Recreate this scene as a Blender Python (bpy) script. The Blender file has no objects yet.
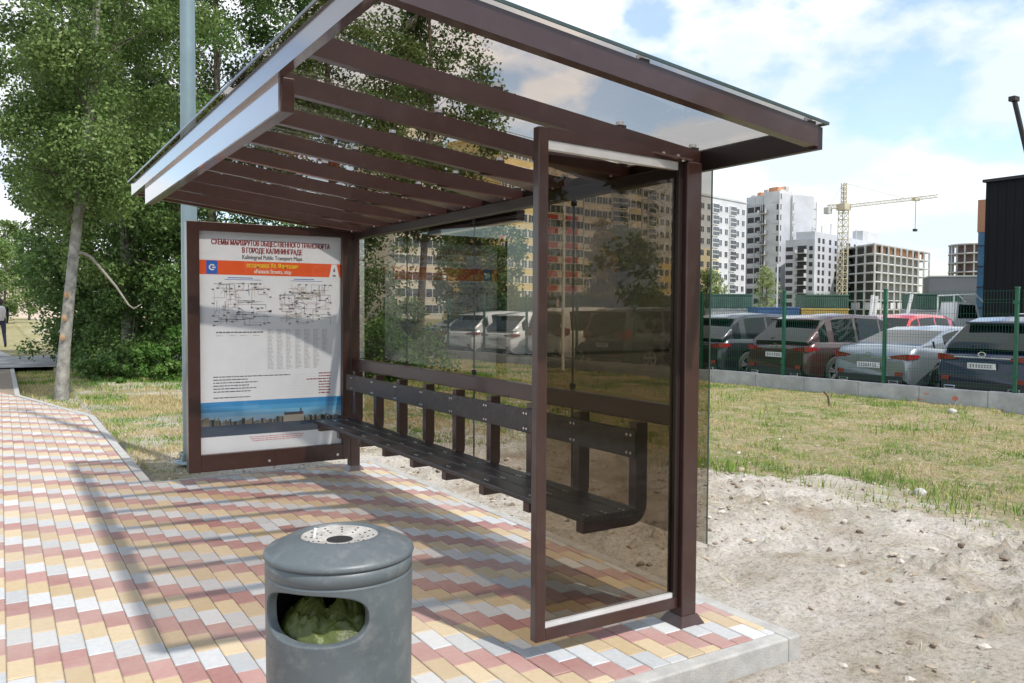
import bpy, bmesh, math, random
import numpy as np
from mathutils import Vector, Matrix
random.seed(7); rng = np.random.default_rng(7)
S = bpy.context.scene
COL = S.collection
R = math.radians
H = 1.5
FPX = 826.0
TH = math.atan(512 / FPX)
HORIZON = 311.0

# ---------------------------------------------------------------- helpers
def at(px, w, z=0.0):
    """world point that is w metres ahead of the camera in the column px"""
    r = (px - 512) / FPX * w
    return Vector((math.sin(TH) * w + math.cos(TH) * r, math.cos(TH) * w - math.sin(TH) * r, z))
def zat(py, w): return H + (HORIZON - py) / FPX * w

def thing(name, label, cat, loc=(0, 0, 0), rz=0, group=None):
    o = bpy.data.objects.new(name, None); COL.objects.link(o)
    o.empty_display_size = .2
    o.location = loc; o.rotation_euler = (0, 0, rz); tag(o, label, cat, group)
    return o
def tag(o, label=None, cat=None, group=None, kind=None):
    if label: o['label'] = label
    if cat: o['category'] = cat
    if group: o['group'] = group
    if kind: o['kind'] = kind
    return o

class MB:
    def __init__(s): s.v = []; s.f = []; s.m = []; s.sm = []; s.mats = []
    def mi(s, mat):
        if mat not in s.mats: s.mats.append(mat)
        return s.mats.index(mat)
    def add(s, vs, fs, mat, smooth=False):
        o = len(s.v); s.v += [tuple(v) for v in vs]; k = s.mi(mat)
        for f in fs: s.f.append([i + o for i in f]); s.m.append(k); s.sm.append(smooth)
    def box(s, x0, y0, z0, x1, y1, z1, mat, bev=0.0, M=None):
        if bev <= 0:
            vs = [(x, y, z) for x in (x0, x1) for y in (y0, y1) for z in (z0, z1)]
            fs = [(0, 1, 3, 2), (4, 6, 7, 5), (0, 4, 5, 1), (2, 3, 7, 6), (0, 2, 6, 4), (1, 5, 7, 3)]
            if M: vs = [M @ Vector(v) for v in vs]
            s.add(vs, fs, mat); return
        bm = bmesh.new()
        bmesh.ops.create_cube(bm, size=1)
        for v in bm.verts:
            v.co = Vector(((x0 + x1) / 2 + v.co.x * (x1 - x0), (y0 + y1) / 2 + v.co.y * (y1 - y0), (z0 + z1) / 2 + v.co.z * (z1 - z0)))
        bmesh.ops.bevel(bm, geom=bm.edges[:], offset=bev, segments=2, affect='EDGES', profile=.5)
        bm.verts.index_update()
        vs = [(M @ v.co) if M else v.co.copy() for v in bm.verts]
        s.add(vs, [[v.index for v in f.verts] for f in bm.faces], mat); bm.free()
    def prism(s, poly, axis, a, b, mat, smooth=False):
        """poly (2D points) extruded along axis from a to b"""
        def P(p, t):
            if axis == 'x': return (t, p[0], p[1])
            if axis == 'y': return (p[0], t, p[1])
            return (p[0], p[1], t)
        n = len(poly)
        vs = [P(p, a) for p in poly] + [P(p, b) for p in poly]
        fs = [(i, (i + 1) % n, (i + 1) % n + n, i + n) for i in range(n)]
        s.add(vs, fs + [list(range(n)), list(range(2 * n - 1, n - 1, -1))], mat, smooth)
    def tube(s, pts, rad, mat, n=10, cap=True, smooth=True):
        pts = [Vector(p) for p in pts]
        if not hasattr(rad, '__len__'): rad = [rad] * len(pts)
        vs = []; fs = []; ref = None
        for i, p in enumerate(pts):
            t = (pts[min(i + 1, len(pts) - 1)] - pts[max(i - 1, 0)]).normalized()
            if ref is None: ref = Vector((1, 0, 0)) if abs(t.x) < .8 else Vector((0, 1, 0))
            a = (ref - t * ref.dot(t)).normalized(); b = t.cross(a); ref = a
            for k in range(n):
                q = 2 * math.pi * k / n
                vs.append(p + (a * math.cos(q) + b * math.sin(q)) * rad[i])
        for i in range(len(pts) - 1):
            for k in range(n):
                fs.append((i * n + k, i * n + (k + 1) % n, (i + 1) * n + (k + 1) % n, (i + 1) * n + k))
        s.add(vs, fs, mat, smooth)
        if cap:
            s.add(vs[:n], [list(range(n))[::-1]], mat); s.add(vs[-n:], [list(range(n))], mat)
    def lathe(s, prof, mat, n=48, c=(0, 0), a0=0, a1=2 * math.pi):
        """prof = (radius, z) list"""
        full = abs(a1 - a0 - 2 * math.pi) < 1e-6
        m = n if full else n + 1
        vs = []
        for r, z in prof:
            for k in range(m):
                q = a0 + (a1 - a0) * k / n
                vs.append((c[0] + r * math.cos(q), c[1] + r * math.sin(q), z))
        fs = []
        for i in range(len(prof) - 1):
            for k in range(n):
                k2 = (k + 1) % m
                fs.append((i * m + k, i * m + k2, (i + 1) * m + k2, (i + 1) * m + k))
        s.add(vs, fs, mat, True)
    def build(s, name, parent=None):
        me = bpy.data.meshes.new(name); me.from_pydata(s.v, [], s.f)
        for m in s.mats: me.materials.append(m)
        me.polygons.foreach_set('material_index', s.m); me.polygons.foreach_set('use_smooth', s.sm)
        me.update(); 
        o = bpy.data.objects.new(name, me); COL.objects.link(o)
        if parent: o.parent = parent
        return o

def split_loose(name, parent):
    """every separate piece of the last built mesh becomes an object of its own"""
    src = [o for o in parent.children if o.name.split('.')[0] == name][-1]
    bm = bmesh.new(); bm.from_mesh(src.data); left = set(bm.verts); mats = list(src.data.materials)
    bm.verts.ensure_lookup_table()
    while left:
        st = [left.pop()]; comp = set(st)
        while st:
            for e in st.pop().link_edges:
                for w in e.verts:
                    if w in left: left.discard(w); comp.add(w); st.append(w)
        if len(comp) < 3: continue
        fs = {f for v in comp for f in v.link_faces}
        if not fs: continue
        ix = {v: i for i, v in enumerate(comp)}; me = bpy.data.meshes.new(name)
        me.from_pydata([v.co[:] for v in comp], [], [[ix[v] for v in f.verts] for f in fs])
        for m in mats: me.materials.append(m)
        for p_ in me.polygons: p_.use_smooth = True
        o = bpy.data.objects.new(name, me); COL.objects.link(o); o.parent = parent
    bm.free(); bpy.data.objects.remove(src)
def fix_normals(o):
    bm = bmesh.new(); bm.from_mesh(o.data); bmesh.ops.remove_doubles(bm, verts=bm.verts, dist=1e-5)
    bmesh.ops.recalc_face_normals(bm, faces=bm.faces); bm.to_mesh(o.data); bm.free(); return o

def np_mesh(name, verts, nper, mat, tone=None, parent=None):
    """verts (N*nper,3): N separate polygons of nper corners"""
    N = len(verts) // nper
    me = bpy.data.meshes.new(name)
    me.vertices.add(N * nper); me.vertices.foreach_set('co', np.asarray(verts, np.float32).ravel())
    me.loops.add(N * nper); me.loops.foreach_set('vertex_index', np.arange(N * nper, dtype=np.int32))
    me.polygons.add(N); me.polygons.foreach_set('loop_start', np.arange(0, N * nper, nper, dtype=np.int32))
    me.materials.append(mat)
    if tone is not None:
        a = me.attributes.new('tone', 'FLOAT', 'FACE'); a.data.foreach_set('value', np.asarray(tone, np.float32))
    me.update(calc_edges=True)
    o = bpy.data.objects.new(name, me); COL.objects.link(o)
    if parent: o.parent = parent
    return o

def vnoise(x, y, seed=0):
    """smooth value noise, numpy, range 0..1"""
    x = np.asarray(x, float); y = np.asarray(y, float)
    xi = np.floor(x).astype(np.int64); yi = np.floor(y).astype(np.int64)
    xf = x - xi; yf = y - yi
    def h(a, b):
        n = (a * 374761393 + b * 668265263 + seed * 1442695041) & 0x7fffffff
        n = ((n ^ (n >> 13)) * 1274126177) & 0x7fffffff
        return ((n ^ (n >> 16)) & 0xffff) / 65535.0
    u = xf * xf * (3 - 2 * xf); v = yf * yf * (3 - 2 * yf)
    return (h(xi, yi) * (1 - u) + h(xi + 1, yi) * u) * (1 - v) + (h(xi, yi + 1) * (1 - u) + h(xi + 1, yi + 1) * u) * v
def fbm(x, y, o=4, seed=0):
    t = 0; a = .5; s = 0
    for i in range(o):
        t = t + a * vnoise(np.asarray(x) * 2 ** i + 17.3 * i, np.asarray(y) * 2 ** i + 5.1 * i, seed + i); s += a; a *= .5
    return t / s

# ---------------------------------------------------------------- materials
def new_mat(name):
    m = bpy.data.materials.new(name); m.use_nodes = True
    nt = m.node_tree; nt.nodes.clear()
    out = nt.nodes.new('ShaderNodeOutputMaterial')
    return m, nt, out
def N(nt, t, **kw):
    n = nt.nodes.new(t)
    for k, v in kw.items():
        if k in n.inputs: n.inputs[k].default_value = v
        else: setattr(n, k, v)
    return n
def pmat(name, col, rough=.5, metal=0.0, var=.12, scale=8.0, bump=0.0, bscale=60.0, coat=0.0, spec=.5, col2=None, dirt=None, dirt_amt=.5):
    """principled material with a noise-driven colour variation, optional dust and bump"""
    m, nt, out = new_mat(name)
    p = N(nt, 'ShaderNodeBsdfPrincipled'); p.inputs['Roughness'].default_value = rough
    p.inputs['Metallic'].default_value = metal; p.inputs['Specular IOR Level'].default_value = spec
    p.inputs['Coat Weight'].default_value = coat; p.inputs['Coat Roughness'].default_value = .06
    tc = N(nt, 'ShaderNodeTexCoord')
    no = N(nt, 'ShaderNodeTexNoise', Scale=scale, Detail=6.0, Roughness=.6)
    nt.links.new(tc.outputs['Object'], no.inputs['Vector'])
    mx = N(nt, 'ShaderNodeMix', data_type='RGBA')
    c2 = col2 or tuple(max(0, c * (1 + var * 1.5)) for c in col)
    mx.inputs[6].default_value = (*[c * (1 - var) for c in col], 1); mx.inputs[7].default_value = (*c2, 1)
    mr = N(nt, 'ShaderNodeMapRange'); mr.inputs[1].default_value = .35; mr.inputs[2].default_value = .65
    nt.links.new(no.outputs[0], mr.inputs[0]); nt.links.new(mr.outputs[0], mx.inputs[0])
    last = mx.outputs[2]
    if dirt:
        n2 = N(nt, 'ShaderNodeTexNoise', Scale=scale * 3.1, Detail=8.0, Roughness=.7)
        nt.links.new(tc.outputs['Object'], n2.inputs['Vector'])
        m2 = N(nt, 'ShaderNodeMapRange'); m2.inputs[1].default_value = .5; m2.inputs[2].default_value = .75; m2.inputs[4].default_value = dirt_amt
        nt.links.new(n2.outputs[0], m2.inputs[0])
        mm = N(nt, 'ShaderNodeMix', data_type='RGBA'); mm.inputs[7].default_value = (*dirt, 1)
        nt.links.new(last, mm.inputs[6]); nt.links.new(m2.outputs[0], mm.inputs[0]); last = mm.outputs[2]
    nt.links.new(last, p.inputs['Base Color'])
    if bump > 0:
        nb = N(nt, 'ShaderNodeTexNoise', Scale=bscale, Detail=5.0, Roughness=.6)
        nt.links.new(tc.outputs['Object'], nb.inputs['Vector'])
        b = N(nt, 'ShaderNodeBump', Strength=bump, Distance=.01)
        nt.links.new(nb.outputs[0], b.inputs['Height']); nt.links.new(b.outputs[0], p.inputs['Normal'])
    nt.links.new(p.outputs[0], out.inputs[0])
    return m
def glass_mat(name, tint, refl=1.0, rough=0.0, dust=0.0):
    m, nt, out = new_mat(name)
    fr = N(nt, 'ShaderNodeFresnel', IOR=1.5)
    # a pane seen from inside its own thickness keeps the same mirror strength as from outside
    geo = N(nt, 'ShaderNodeNewGeometry')
    mr = N(nt, 'ShaderNodeMath', operation='MULTIPLY'); mr.inputs[1].default_value = refl
    inv = N(nt, 'ShaderNodeMath', operation='SUBTRACT'); inv.inputs[0].default_value = 1.0
    nt.links.new(geo.outputs['Backfacing'], inv.inputs[1])
    mb = N(nt, 'ShaderNodeMath', operation='MULTIPLY')
    nt.links.new(fr.outputs[0], mr.inputs[0]); nt.links.new(mr.outputs[0], mb.inputs[0]); nt.links.new(inv.outputs[0], mb.inputs[1])
    tr = N(nt, 'ShaderNodeBsdfTransparent'); tr.inputs[0].default_value = (*[math.sqrt(c) for c in tint], 1)
    gl = N(nt, 'ShaderNodeBsdfGlossy'); gl.inputs['Roughness'].default_value = rough; gl.inputs[0].default_value = (1, 1, 1, 1)
    tc = N(nt, 'ShaderNodeTexCoord'); nw = N(nt, 'ShaderNodeTexNoise', Scale=1.3, Detail=1.0)
    nt.links.new(tc.outputs['Object'], nw.inputs['Vector'])
    b = N(nt, 'ShaderNodeBump', Strength=.08, Distance=.02)
    nt.links.new(nw.outputs[0], b.inputs['Height']); nt.links.new(b.outputs[0], gl.inputs['Normal'])
    mx = N(nt, 'ShaderNodeMixShader')
    nt.links.new(mb.outputs[0], mx.inputs[0]); nt.links.new(tr.outputs[0], mx.inputs[1]); nt.links.new(gl.outputs[0], mx.inputs[2])
    last = mx.outputs[0]
    if dust > 0:
        nd = N(nt, 'ShaderNodeTexNoise', Scale=9.0, Detail=8.0, Roughness=.7); nt.links.new(tc.outputs['Object'], nd.inputs['Vector'])
        md = N(nt, 'ShaderNodeMapRange'); md.inputs[1].default_value = .4; md.inputs[2].default_value = .8; md.inputs[4].default_value = dust
        nt.links.new(nd.outputs[0], md.inputs[0])
        df = N(nt, 'ShaderNodeBsdfDiffuse'); df.inputs[0].default_value = (.5, .46, .4, 1)
        m3 = N(nt, 'ShaderNodeMixShader'); nt.links.new(md.outputs[0], m3.inputs[0]); nt.links.new(last, m3.inputs[1]); nt.links.new(df.outputs[0], m3.inputs[2])
        last = m3.outputs[0]
    nt.links.new(last, out.inputs[0])
    return m
def tone_mat(name, cols, rough=.7, trans=0.0):
    """colour picked from a ramp by the per-face attribute 'tone'"""
    m, nt, out = new_mat(name)
    a = N(nt, 'ShaderNodeAttribute', attribute_name='tone')
    cr = N(nt, 'ShaderNodeValToRGB'); e = cr.color_ramp.elements
    while len(e) < len(cols): e.new(.5)
    for i, c in enumerate(cols): e[i].position = i / (len(cols) - 1); e[i].color = (*c, 1)
    nt.links.new(a.outputs['Fac'], cr.inputs[0])
    p = N(nt, 'ShaderNodeBsdfPrincipled'); p.inputs['Roughness'].default_value = rough; p.inputs['Specular IOR Level'].default_value = .3
    nt.links.new(cr.outputs[0], p.inputs['Base Color'])
    last = p.outputs[0]
    if trans > 0:
        t = N(nt, 'ShaderNodeBsdfTranslucent'); nt.links.new(cr.outputs[0], t.inputs[0])
        mx = N(nt, 'ShaderNodeMixShader'); mx.inputs[0].default_value = trans
        nt.links.new(last, mx.inputs[1]); nt.links.new(t.outputs[0], mx.inputs[2]); last = mx.outputs[0]
    nt.links.new(last, out.inputs[0])
    return m

BROWN = pmat('brown_powder_coat', (.037, .0155, .013), .33, var=.08, scale=3, coat=.3, dirt=(.15, .11, .09), dirt_amt=.12, bump=.05, bscale=400)
BLACKM = pmat('dark_brown_steel', (.018, .011, .010), .35, var=.1, scale=3)
BROWNL = pmat('edge_brown', (.075, .038, .032), .35, var=.08, scale=3, coat=.3)
BROWNG = pmat('glossy_brown_fascia', (.06, .03, .03), .25, var=.05, scale=2, coat=1.0)
SILVER = pmat('silver_aluminium', (.75, .76, .78), .35, .6, var=.05, scale=10)
PLANK = pmat('black_composite_plank', (.022, .02, .022), .38, var=.25, scale=14, bump=.15, bscale=90, dirt=(.2, .17, .15), dirt_amt=.22)
BOLT = pmat('zinc_bolt', (.62, .62, .64), .3, .9)
TINT = glass_mat('bronze_tinted_glass', (.34, .285, .22), .5)
TINTB = glass_mat('bronze_tinted_back_glass', (.46, .43, .38), 1.0, dust=.003)
TINTR = glass_mat('bronze_tinted_roof_glass', (.60, .53, .47), .9, dust=.003)
CLEAR = glass_mat('clear_cover_glass', (.93, .94, .94), .8)
GEDGE = pmat('glass_edge', (.03, .05, .045), .2)
CONC = pmat('kerb_concrete', (.34, .34, .33), .85, var=.12, scale=9, bump=.35, bscale=120, dirt=(.5, .42, .32), dirt_amt=.5)
WALLC = pmat('precast_concrete', (.40, .41, .42), .85, var=.15, scale=3, bump=.3, bscale=60, dirt=(.28, .27, .26), dirt_amt=.5)
GREENP = pmat('green_powder_coat', (.008, .10, .055), .4, var=.1)
ASPH = pmat('asphalt', (.16, .16, .165), .9, var=.2, scale=2, bump=.3, bscale=150, dirt=(.24, .22, .19), dirt_amt=.4)
PLASTIC = pmat('blue_grey_plastic', (.082, .100, .110), .42, var=.10, scale=5, bump=.06, bscale=250, dirt=(.24, .24, .23), dirt_amt=.45)
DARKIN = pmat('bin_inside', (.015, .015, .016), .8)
BAGM = pmat('green_bin_bag', (.062, .080, .018), .42, var=.35, scale=14, spec=.4, bump=.6, bscale=38)
ASHM = pmat('ashtray_steel', (.40, .39, .37), .5, .2, var=.2, scale=14, dirt=(.22, .17, .14), dirt_amt=.9)
BLK = pmat('matt_black', (.012, .012, .013), .6)
WHITE = pmat('white_paint', (.78, .78, .77), .5, var=.04)

# ---------------------------------------------------------------- world, sun, camera
W = bpy.data.worlds.new('World'); S.world = W; W.use_nodes = True
nt = W.node_tree; nt.nodes.clear()
SUNV = Vector((.15, -.63, 1.0)).normalized()
elev = math.asin(SUNV.z); azi = math.atan2(SUNV.x, SUNV.y)
sky = N(nt, 'ShaderNodeTexSky', sky_type='NISHITA'); sky.sun_disc = False
sky.sun_elevation = elev; sky.sun_rotation = azi; sky.air_density = 1.1; sky.dust_density = .6; sky.ozone_density = 2.0
tc = N(nt, 'ShaderNodeTexCoord')
mp = N(nt, 'ShaderNodeMapping'); mp.inputs['Scale'].default_value = (1, 1, 1.7); mp.inputs['Location'].default_value = (15.2, 3.3, 1.7)
nt.links.new(tc.outputs['Generated'], mp.inputs[0])
n1 = N(nt, 'ShaderNodeTexNoise', Scale=2.3, Detail=10.0, Roughness=.52)
nt.links.new(mp.outputs[0], n1.inputs['Vector'])
cov = N(nt, 'ShaderNodeMapRange'); cov.inputs[1].default_value = .45; cov.inputs[2].default_value = .49; cov.inputs[3].default_value = .20
nt.links.new(n1.outputs[0], cov.inputs[0])
n2 = N(nt, 'ShaderNodeTexNoise', Scale=2.6, Detail=8.0, Roughness=.55)
mp2 = N(nt, 'ShaderNodeMapping'); mp2.inputs['Scale'].default_value = (1, 1, 2.0); mp2.inputs['Location'].default_value = (.3, 7.1, .25)
nt.links.new(tc.outputs['Generated'], mp2.inputs[0]); nt.links.new(mp2.outputs[0], n2.inputs['Vector'])
cc = N(nt, 'ShaderNodeValToRGB')
cc.color_ramp.elements[0].position = .42; cc.color_ramp.elements[0].color = (3.7, 4.15, 4.7, 1)
cc.color_ramp.elements[1].position = .56; cc.color_ramp.elements[1].color = (5.7, 5.75, 5.85, 1)
nt.links.new(n2.outputs[0], cc.inputs[0])
mixc = N(nt, 'ShaderNodeMix', data_type='RGBA')
nt.links.new(cov.outputs[0], mixc.inputs[0]); nt.links.new(sky.outputs[0], mixc.inputs[6]); nt.links.new(cc.outputs[0], mixc.inputs[7])
bg = N(nt, 'ShaderNodeBackground', Strength=.145); nt.links.new(mixc.outputs[2], bg.inputs[0])
wo = N(nt, 'ShaderNodeOutputWorld'); nt.links.new(bg.outputs[0], wo.inputs[0])

sl = bpy.data.lights.new('sun', 'SUN'); sl.energy = 2.9; sl.angle = R(1.0); sl.color = (1, .95, .88)
so = bpy.data.objects.new('sun', sl); COL.objects.link(so); so.location = (0, -20, 30)
so.rotation_euler = (-SUNV).to_track_quat('-Z', 'Y').to_euler()

cd = bpy.data.cameras.new('camera'); cam = bpy.data.objects.new('camera', cd); COL.objects.link(cam)
pitch, roll = .0392, .0055
cam.location = (0, 0, H)
_f = Vector((math.sin(TH) * math.cos(pitch), math.cos(TH) * math.cos(pitch), -math.sin(pitch))); _r = Vector((math.cos(TH), -math.sin(TH), 0)); _u = _r.cross(_f)
_r, _u = _r * math.cos(roll) + _u * math.sin(roll), _u * math.cos(roll) - _r * math.sin(roll)
cam.rotation_euler = Matrix((_r, _u, -_f)).transposed().to_euler()
cd.sensor_width = 36; cd.lens = FPX / 1024 * 36; cd.clip_start = .05; cd.clip_end = 5000
S.camera = cam
S.view_settings.view_transform = 'Standard'; S.view_settings.look = 'None'; S.view_settings.exposure = .74; S.view_settings.gamma = 1
S.cycles.transparent_max_bounces = 40; S.cycles.max_bounces = 8; S.cycles.use_denoising = True
S.cycles.caustics_reflective = False; S.cycles.caustics_refractive = False; S.cycles.sample_clamp_indirect = 6

# ---------------------------------------------------------------- ground
DE = np.array([(-20, 6.2), (2, 6.4), (3.2, 6.55), (4, 6.75), (4.9, 6.8), (5.4, 6.2), (6.2, 5.9), (8, 6.4), (10.4, 7.0), (13, 6.3), (14.5, 4.6), (16, 2.5), (18, -5)])
def dirt_edge(y): return np.interp(y, DE[:, 0], DE[:, 1])
WA = np.array((14.074, 14.021)); WD = np.array((.1043, -.9945)); WN = np.array((.9945, .1043))   # concrete plinth line
def wall_dist(x, y): return (x - WA[0]) * WN[0] + (y - WA[1]) * WN[1]
def hgt(x, y):
    x = np.asarray(x, float); y = np.asarray(y, float)
    base = np.where(x > 3.1, -.10 - .05 * np.clip((5 - x) / 1.5, 0, 1) * np.clip((4.5 - y) / 1.5, 0, 1), -.03)
    base = np.where(y < 2.50, -.10, base)
    base = np.where(y > 7.6, np.minimum(-.03, -.03 - .02 * np.clip((x - 3) / 3, 0, 1)), base)
    wd = wall_dist(x, y)
    base = base - .14 * np.clip((x - 5) / 9, 0, 1)
    wild = np.clip((x - 3.1) / .5, 0, 1) * np.clip((14.6 - x) / 2, 0, 1)
    left = np.clip((x - 1.15) / .5, 0, 1) * np.clip((y - 7.9) / .8, 0, 1)
    mask = np.maximum(wild, left * .5) * np.where(y < 2.9, .25 + .75 * np.clip((2.2 - y) / .6, 0, 1) + .75 * np.clip((x - 3.5) / .5, 0, 1) * (y > 2.2), 1)
    g = (fbm(x * .8, y * .8, 4, 3) - .5) * .16 + (fbm(x * 3.1, y * 3.1, 5, 9) - .5) * .11 + (fbm(x * 10, y * 10, 3, 19) - .5) * .035 + np.maximum(fbm(x * 13, y * 13, 3, 21) - .60, 0) * .22 * np.clip((fbm(x * 1.1, y * 1.1, 2, 77) - .45) * 6, 0, 1.5)
    dirtm = 1 / (1 + np.exp((x - dirt_edge(y)) * 3))
    berm = np.exp(-((x - dirt_edge(y) + .7) / .8) ** 2) * .05 * np.clip((7 - y) / 2, 0, 1)
    z = base + mask * (g * (.45 + .55 * dirtm) + berm)
    pav = ((x < 1.1) | ((x < 3.12) & (y < 7.62) & (y > 2.5)))
    z = np.where(pav, np.minimum(z, -.12), z)
    z = np.where((wd > .12), -.30, z)
    z = np.where((y > 23.5) & (wd < 0), np.minimum(z, -.02), z)
    z = np.minimum(z, -.012 + .3 * np.clip((x - 3.3) / 3, 0, .3) + .0)
    return z
def seg(*a): return np.concatenate([np.linspace(p, q, n, endpoint=False) for p, q, n in a])
gx = np.append(seg((-3000, -60, 5), (-60, -3, 8), (-3, .8, 5), (.8, 3, 30), (3, 9, 170), (9, 15.2, 90), (15.2, 40, 10), (40, 3000, 8)), 3000)
gy = np.append(seg((-2000, -40, 4), (-40, 0, 6), (0, 2, 8), (2, 9, 190), (9, 17, 130), (17, 30, 70), (30, 80, 14), (80, 3000, 8)), 3000)
X, Y = np.meshgrid(gx, gy, indexing='ij'); Z = hgt(X, Y)
gw = 1 / (1 + np.exp(-(X - dirt_edge(Y)) * 5 - (fbm(X * 1.2, Y * 1.2, 3, 5) - .5) * 9))
leftlawn = (X > 1.1) & (Y > 7.6) & (X < 6)
gw = np.where(leftlawn, np.clip(.3 + (fbm(X * .7, Y * .7, 3, 6) - .5) * 3 + np.clip((Y - 8.6) / 2, 0, .5), 0, 1), gw)
me = bpy.data.meshes.new('ground'); nx, ny = X.shape
vv = np.stack([X, Y, Z], -1).reshape(-1, 3); ii = np.arange(nx * ny).reshape(nx, ny)
fc = np.stack([ii[:-1, :-1], ii[1:, :-1], ii[1:, 1:], ii[:-1, 1:]], -1).reshape(-1, 4)
me.vertices.add(len(vv)); me.vertices.foreach_set('co', vv.astype(np.float32).ravel())
me.loops.add(fc.size); me.loops.foreach_set('vertex_index', fc.astype(np.int32).ravel())
me.polygons.add(len(fc)); me.polygons.foreach_set('loop_start', np.arange(0, fc.size, 4, dtype=np.int32)); me.polygons.foreach_set('use_smooth', np.ones(len(fc), bool))
a = me.attributes.new('grassy', 'FLOAT', 'POINT'); a.data.foreach_set('value', gw.astype(np.float32).ravel())
me.update(calc_edges=True)
ground = bpy.data.objects.new('ground', me); COL.objects.link(ground); tag(ground, kind='structure')
m, nt, out = new_mat('sandy_soil_and_thin_turf')
tc = N(nt, 'ShaderNodeTexCoord'); at_ = N(nt, 'ShaderNodeAttribute', attribute_name='grassy')
def noise(sc, det=6.0, ro=.6):
    n = N(nt, 'ShaderNodeTexNoise', Scale=sc, Detail=det, Roughness=ro); nt.links.new(tc.outputs['Object'], n.inputs['Vector']); return n
def ramp(src, pts):
    r = N(nt, 'ShaderNodeValToRGB'); e = r.color_ramp.elements
    while len(e) < len(pts): e.new(.5)
    for i, (p_, c_) in enumerate(pts): e[i].position = p_; e[i].color = (*c_, 1)
    nt.links.new(src, r.inputs[0]); return r
d1 = ramp(noise(1.6, 8).outputs[0], [(.32, (.38, .32, .25)), (.45, (.51, .47, .41)), (.62, (.64, .61, .57))])
d2 = ramp(noise(34, 8, .75).outputs[0], [(.36, (.40, .35, .31)), (.47, (.90, .88, .86)), (.62, (1.12, 1.10, 1.08))])
dm = N(nt, 'ShaderNodeMix', data_type='RGBA', blend_type='MULTIPLY'); dm.inputs[0].default_value = .8
nt.links.new(d1.outputs[0], dm.inputs[6]); nt.links.new(d2.outputs[0], dm.inputs[7])
g1 = ramp(noise(3.2, 8, .65).outputs[0], [(.32, (.36, .30, .20)), (.47, (.31, .27, .15)), (.56, (.22, .23, .09)), (.7, (.13, .17, .05))])
g2 = ramp(noise(40, 5, .7).outputs[0], [(.38, (.5, .48, .45)), (.6, (1.3, 1.28, 1.25))])
gm = N(nt, 'ShaderNodeMix', data_type='RGBA', blend_type='MULTIPLY'); gm.inputs[0].default_value = .8
nt.links.new(g1.outputs[0], gm.inputs[6]); nt.links.new(g2.outputs[0], gm.inputs[7])
mm = N(nt, 'ShaderNodeMix', data_type='RGBA')
ad = N(nt, 'ShaderNodeMath', operation='ADD'); nz = noise(9, 6, .7)
sb = N(nt, 'ShaderNodeMath', operation='MULTIPLY_ADD'); sb.inputs[1].default_value = 2.0; sb.inputs[2].default_value = -1.0
nt.links.new(nz.outputs[0], sb.inputs[0]); nt.links.new(sb.outputs[0], ad.inputs[0]); nt.links.new(at_.outputs['Fac'], ad.inputs[1]); ad.use_clamp = True
nt.links.new(ad.outputs[0], mm.inputs[0]); nt.links.new(dm.outputs[2], mm.inputs[6]); nt.links.new(gm.outputs[2], mm.inputs[7])
p = N(nt, 'ShaderNodeBsdfPrincipled'); p.inputs['Roughness'].default_value = .95; p.inputs['Specular IOR Level'].default_value = .15
nt.links.new(mm.outputs[2], p.inputs['Base Color'])
b1 = N(nt, 'ShaderNodeBump', Strength=.9, Distance=.05); nt.links.new(noise(22, 8, .75).outputs[0], b1.inputs['Height'])
b2 = N(nt, 'ShaderNodeBump', Strength=.6, Distance=.01); nt.links.new(noise(110, 4, .7).outputs[0], b2.inputs['Height']); nt.links.new(b1.outputs[0], b2.inputs['Normal'])
nt.links.new(b2.outputs[0], p.inputs['Normal']); nt.links.new(p.outputs[0], out.inputs[0])
me.materials.append(m)

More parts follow.
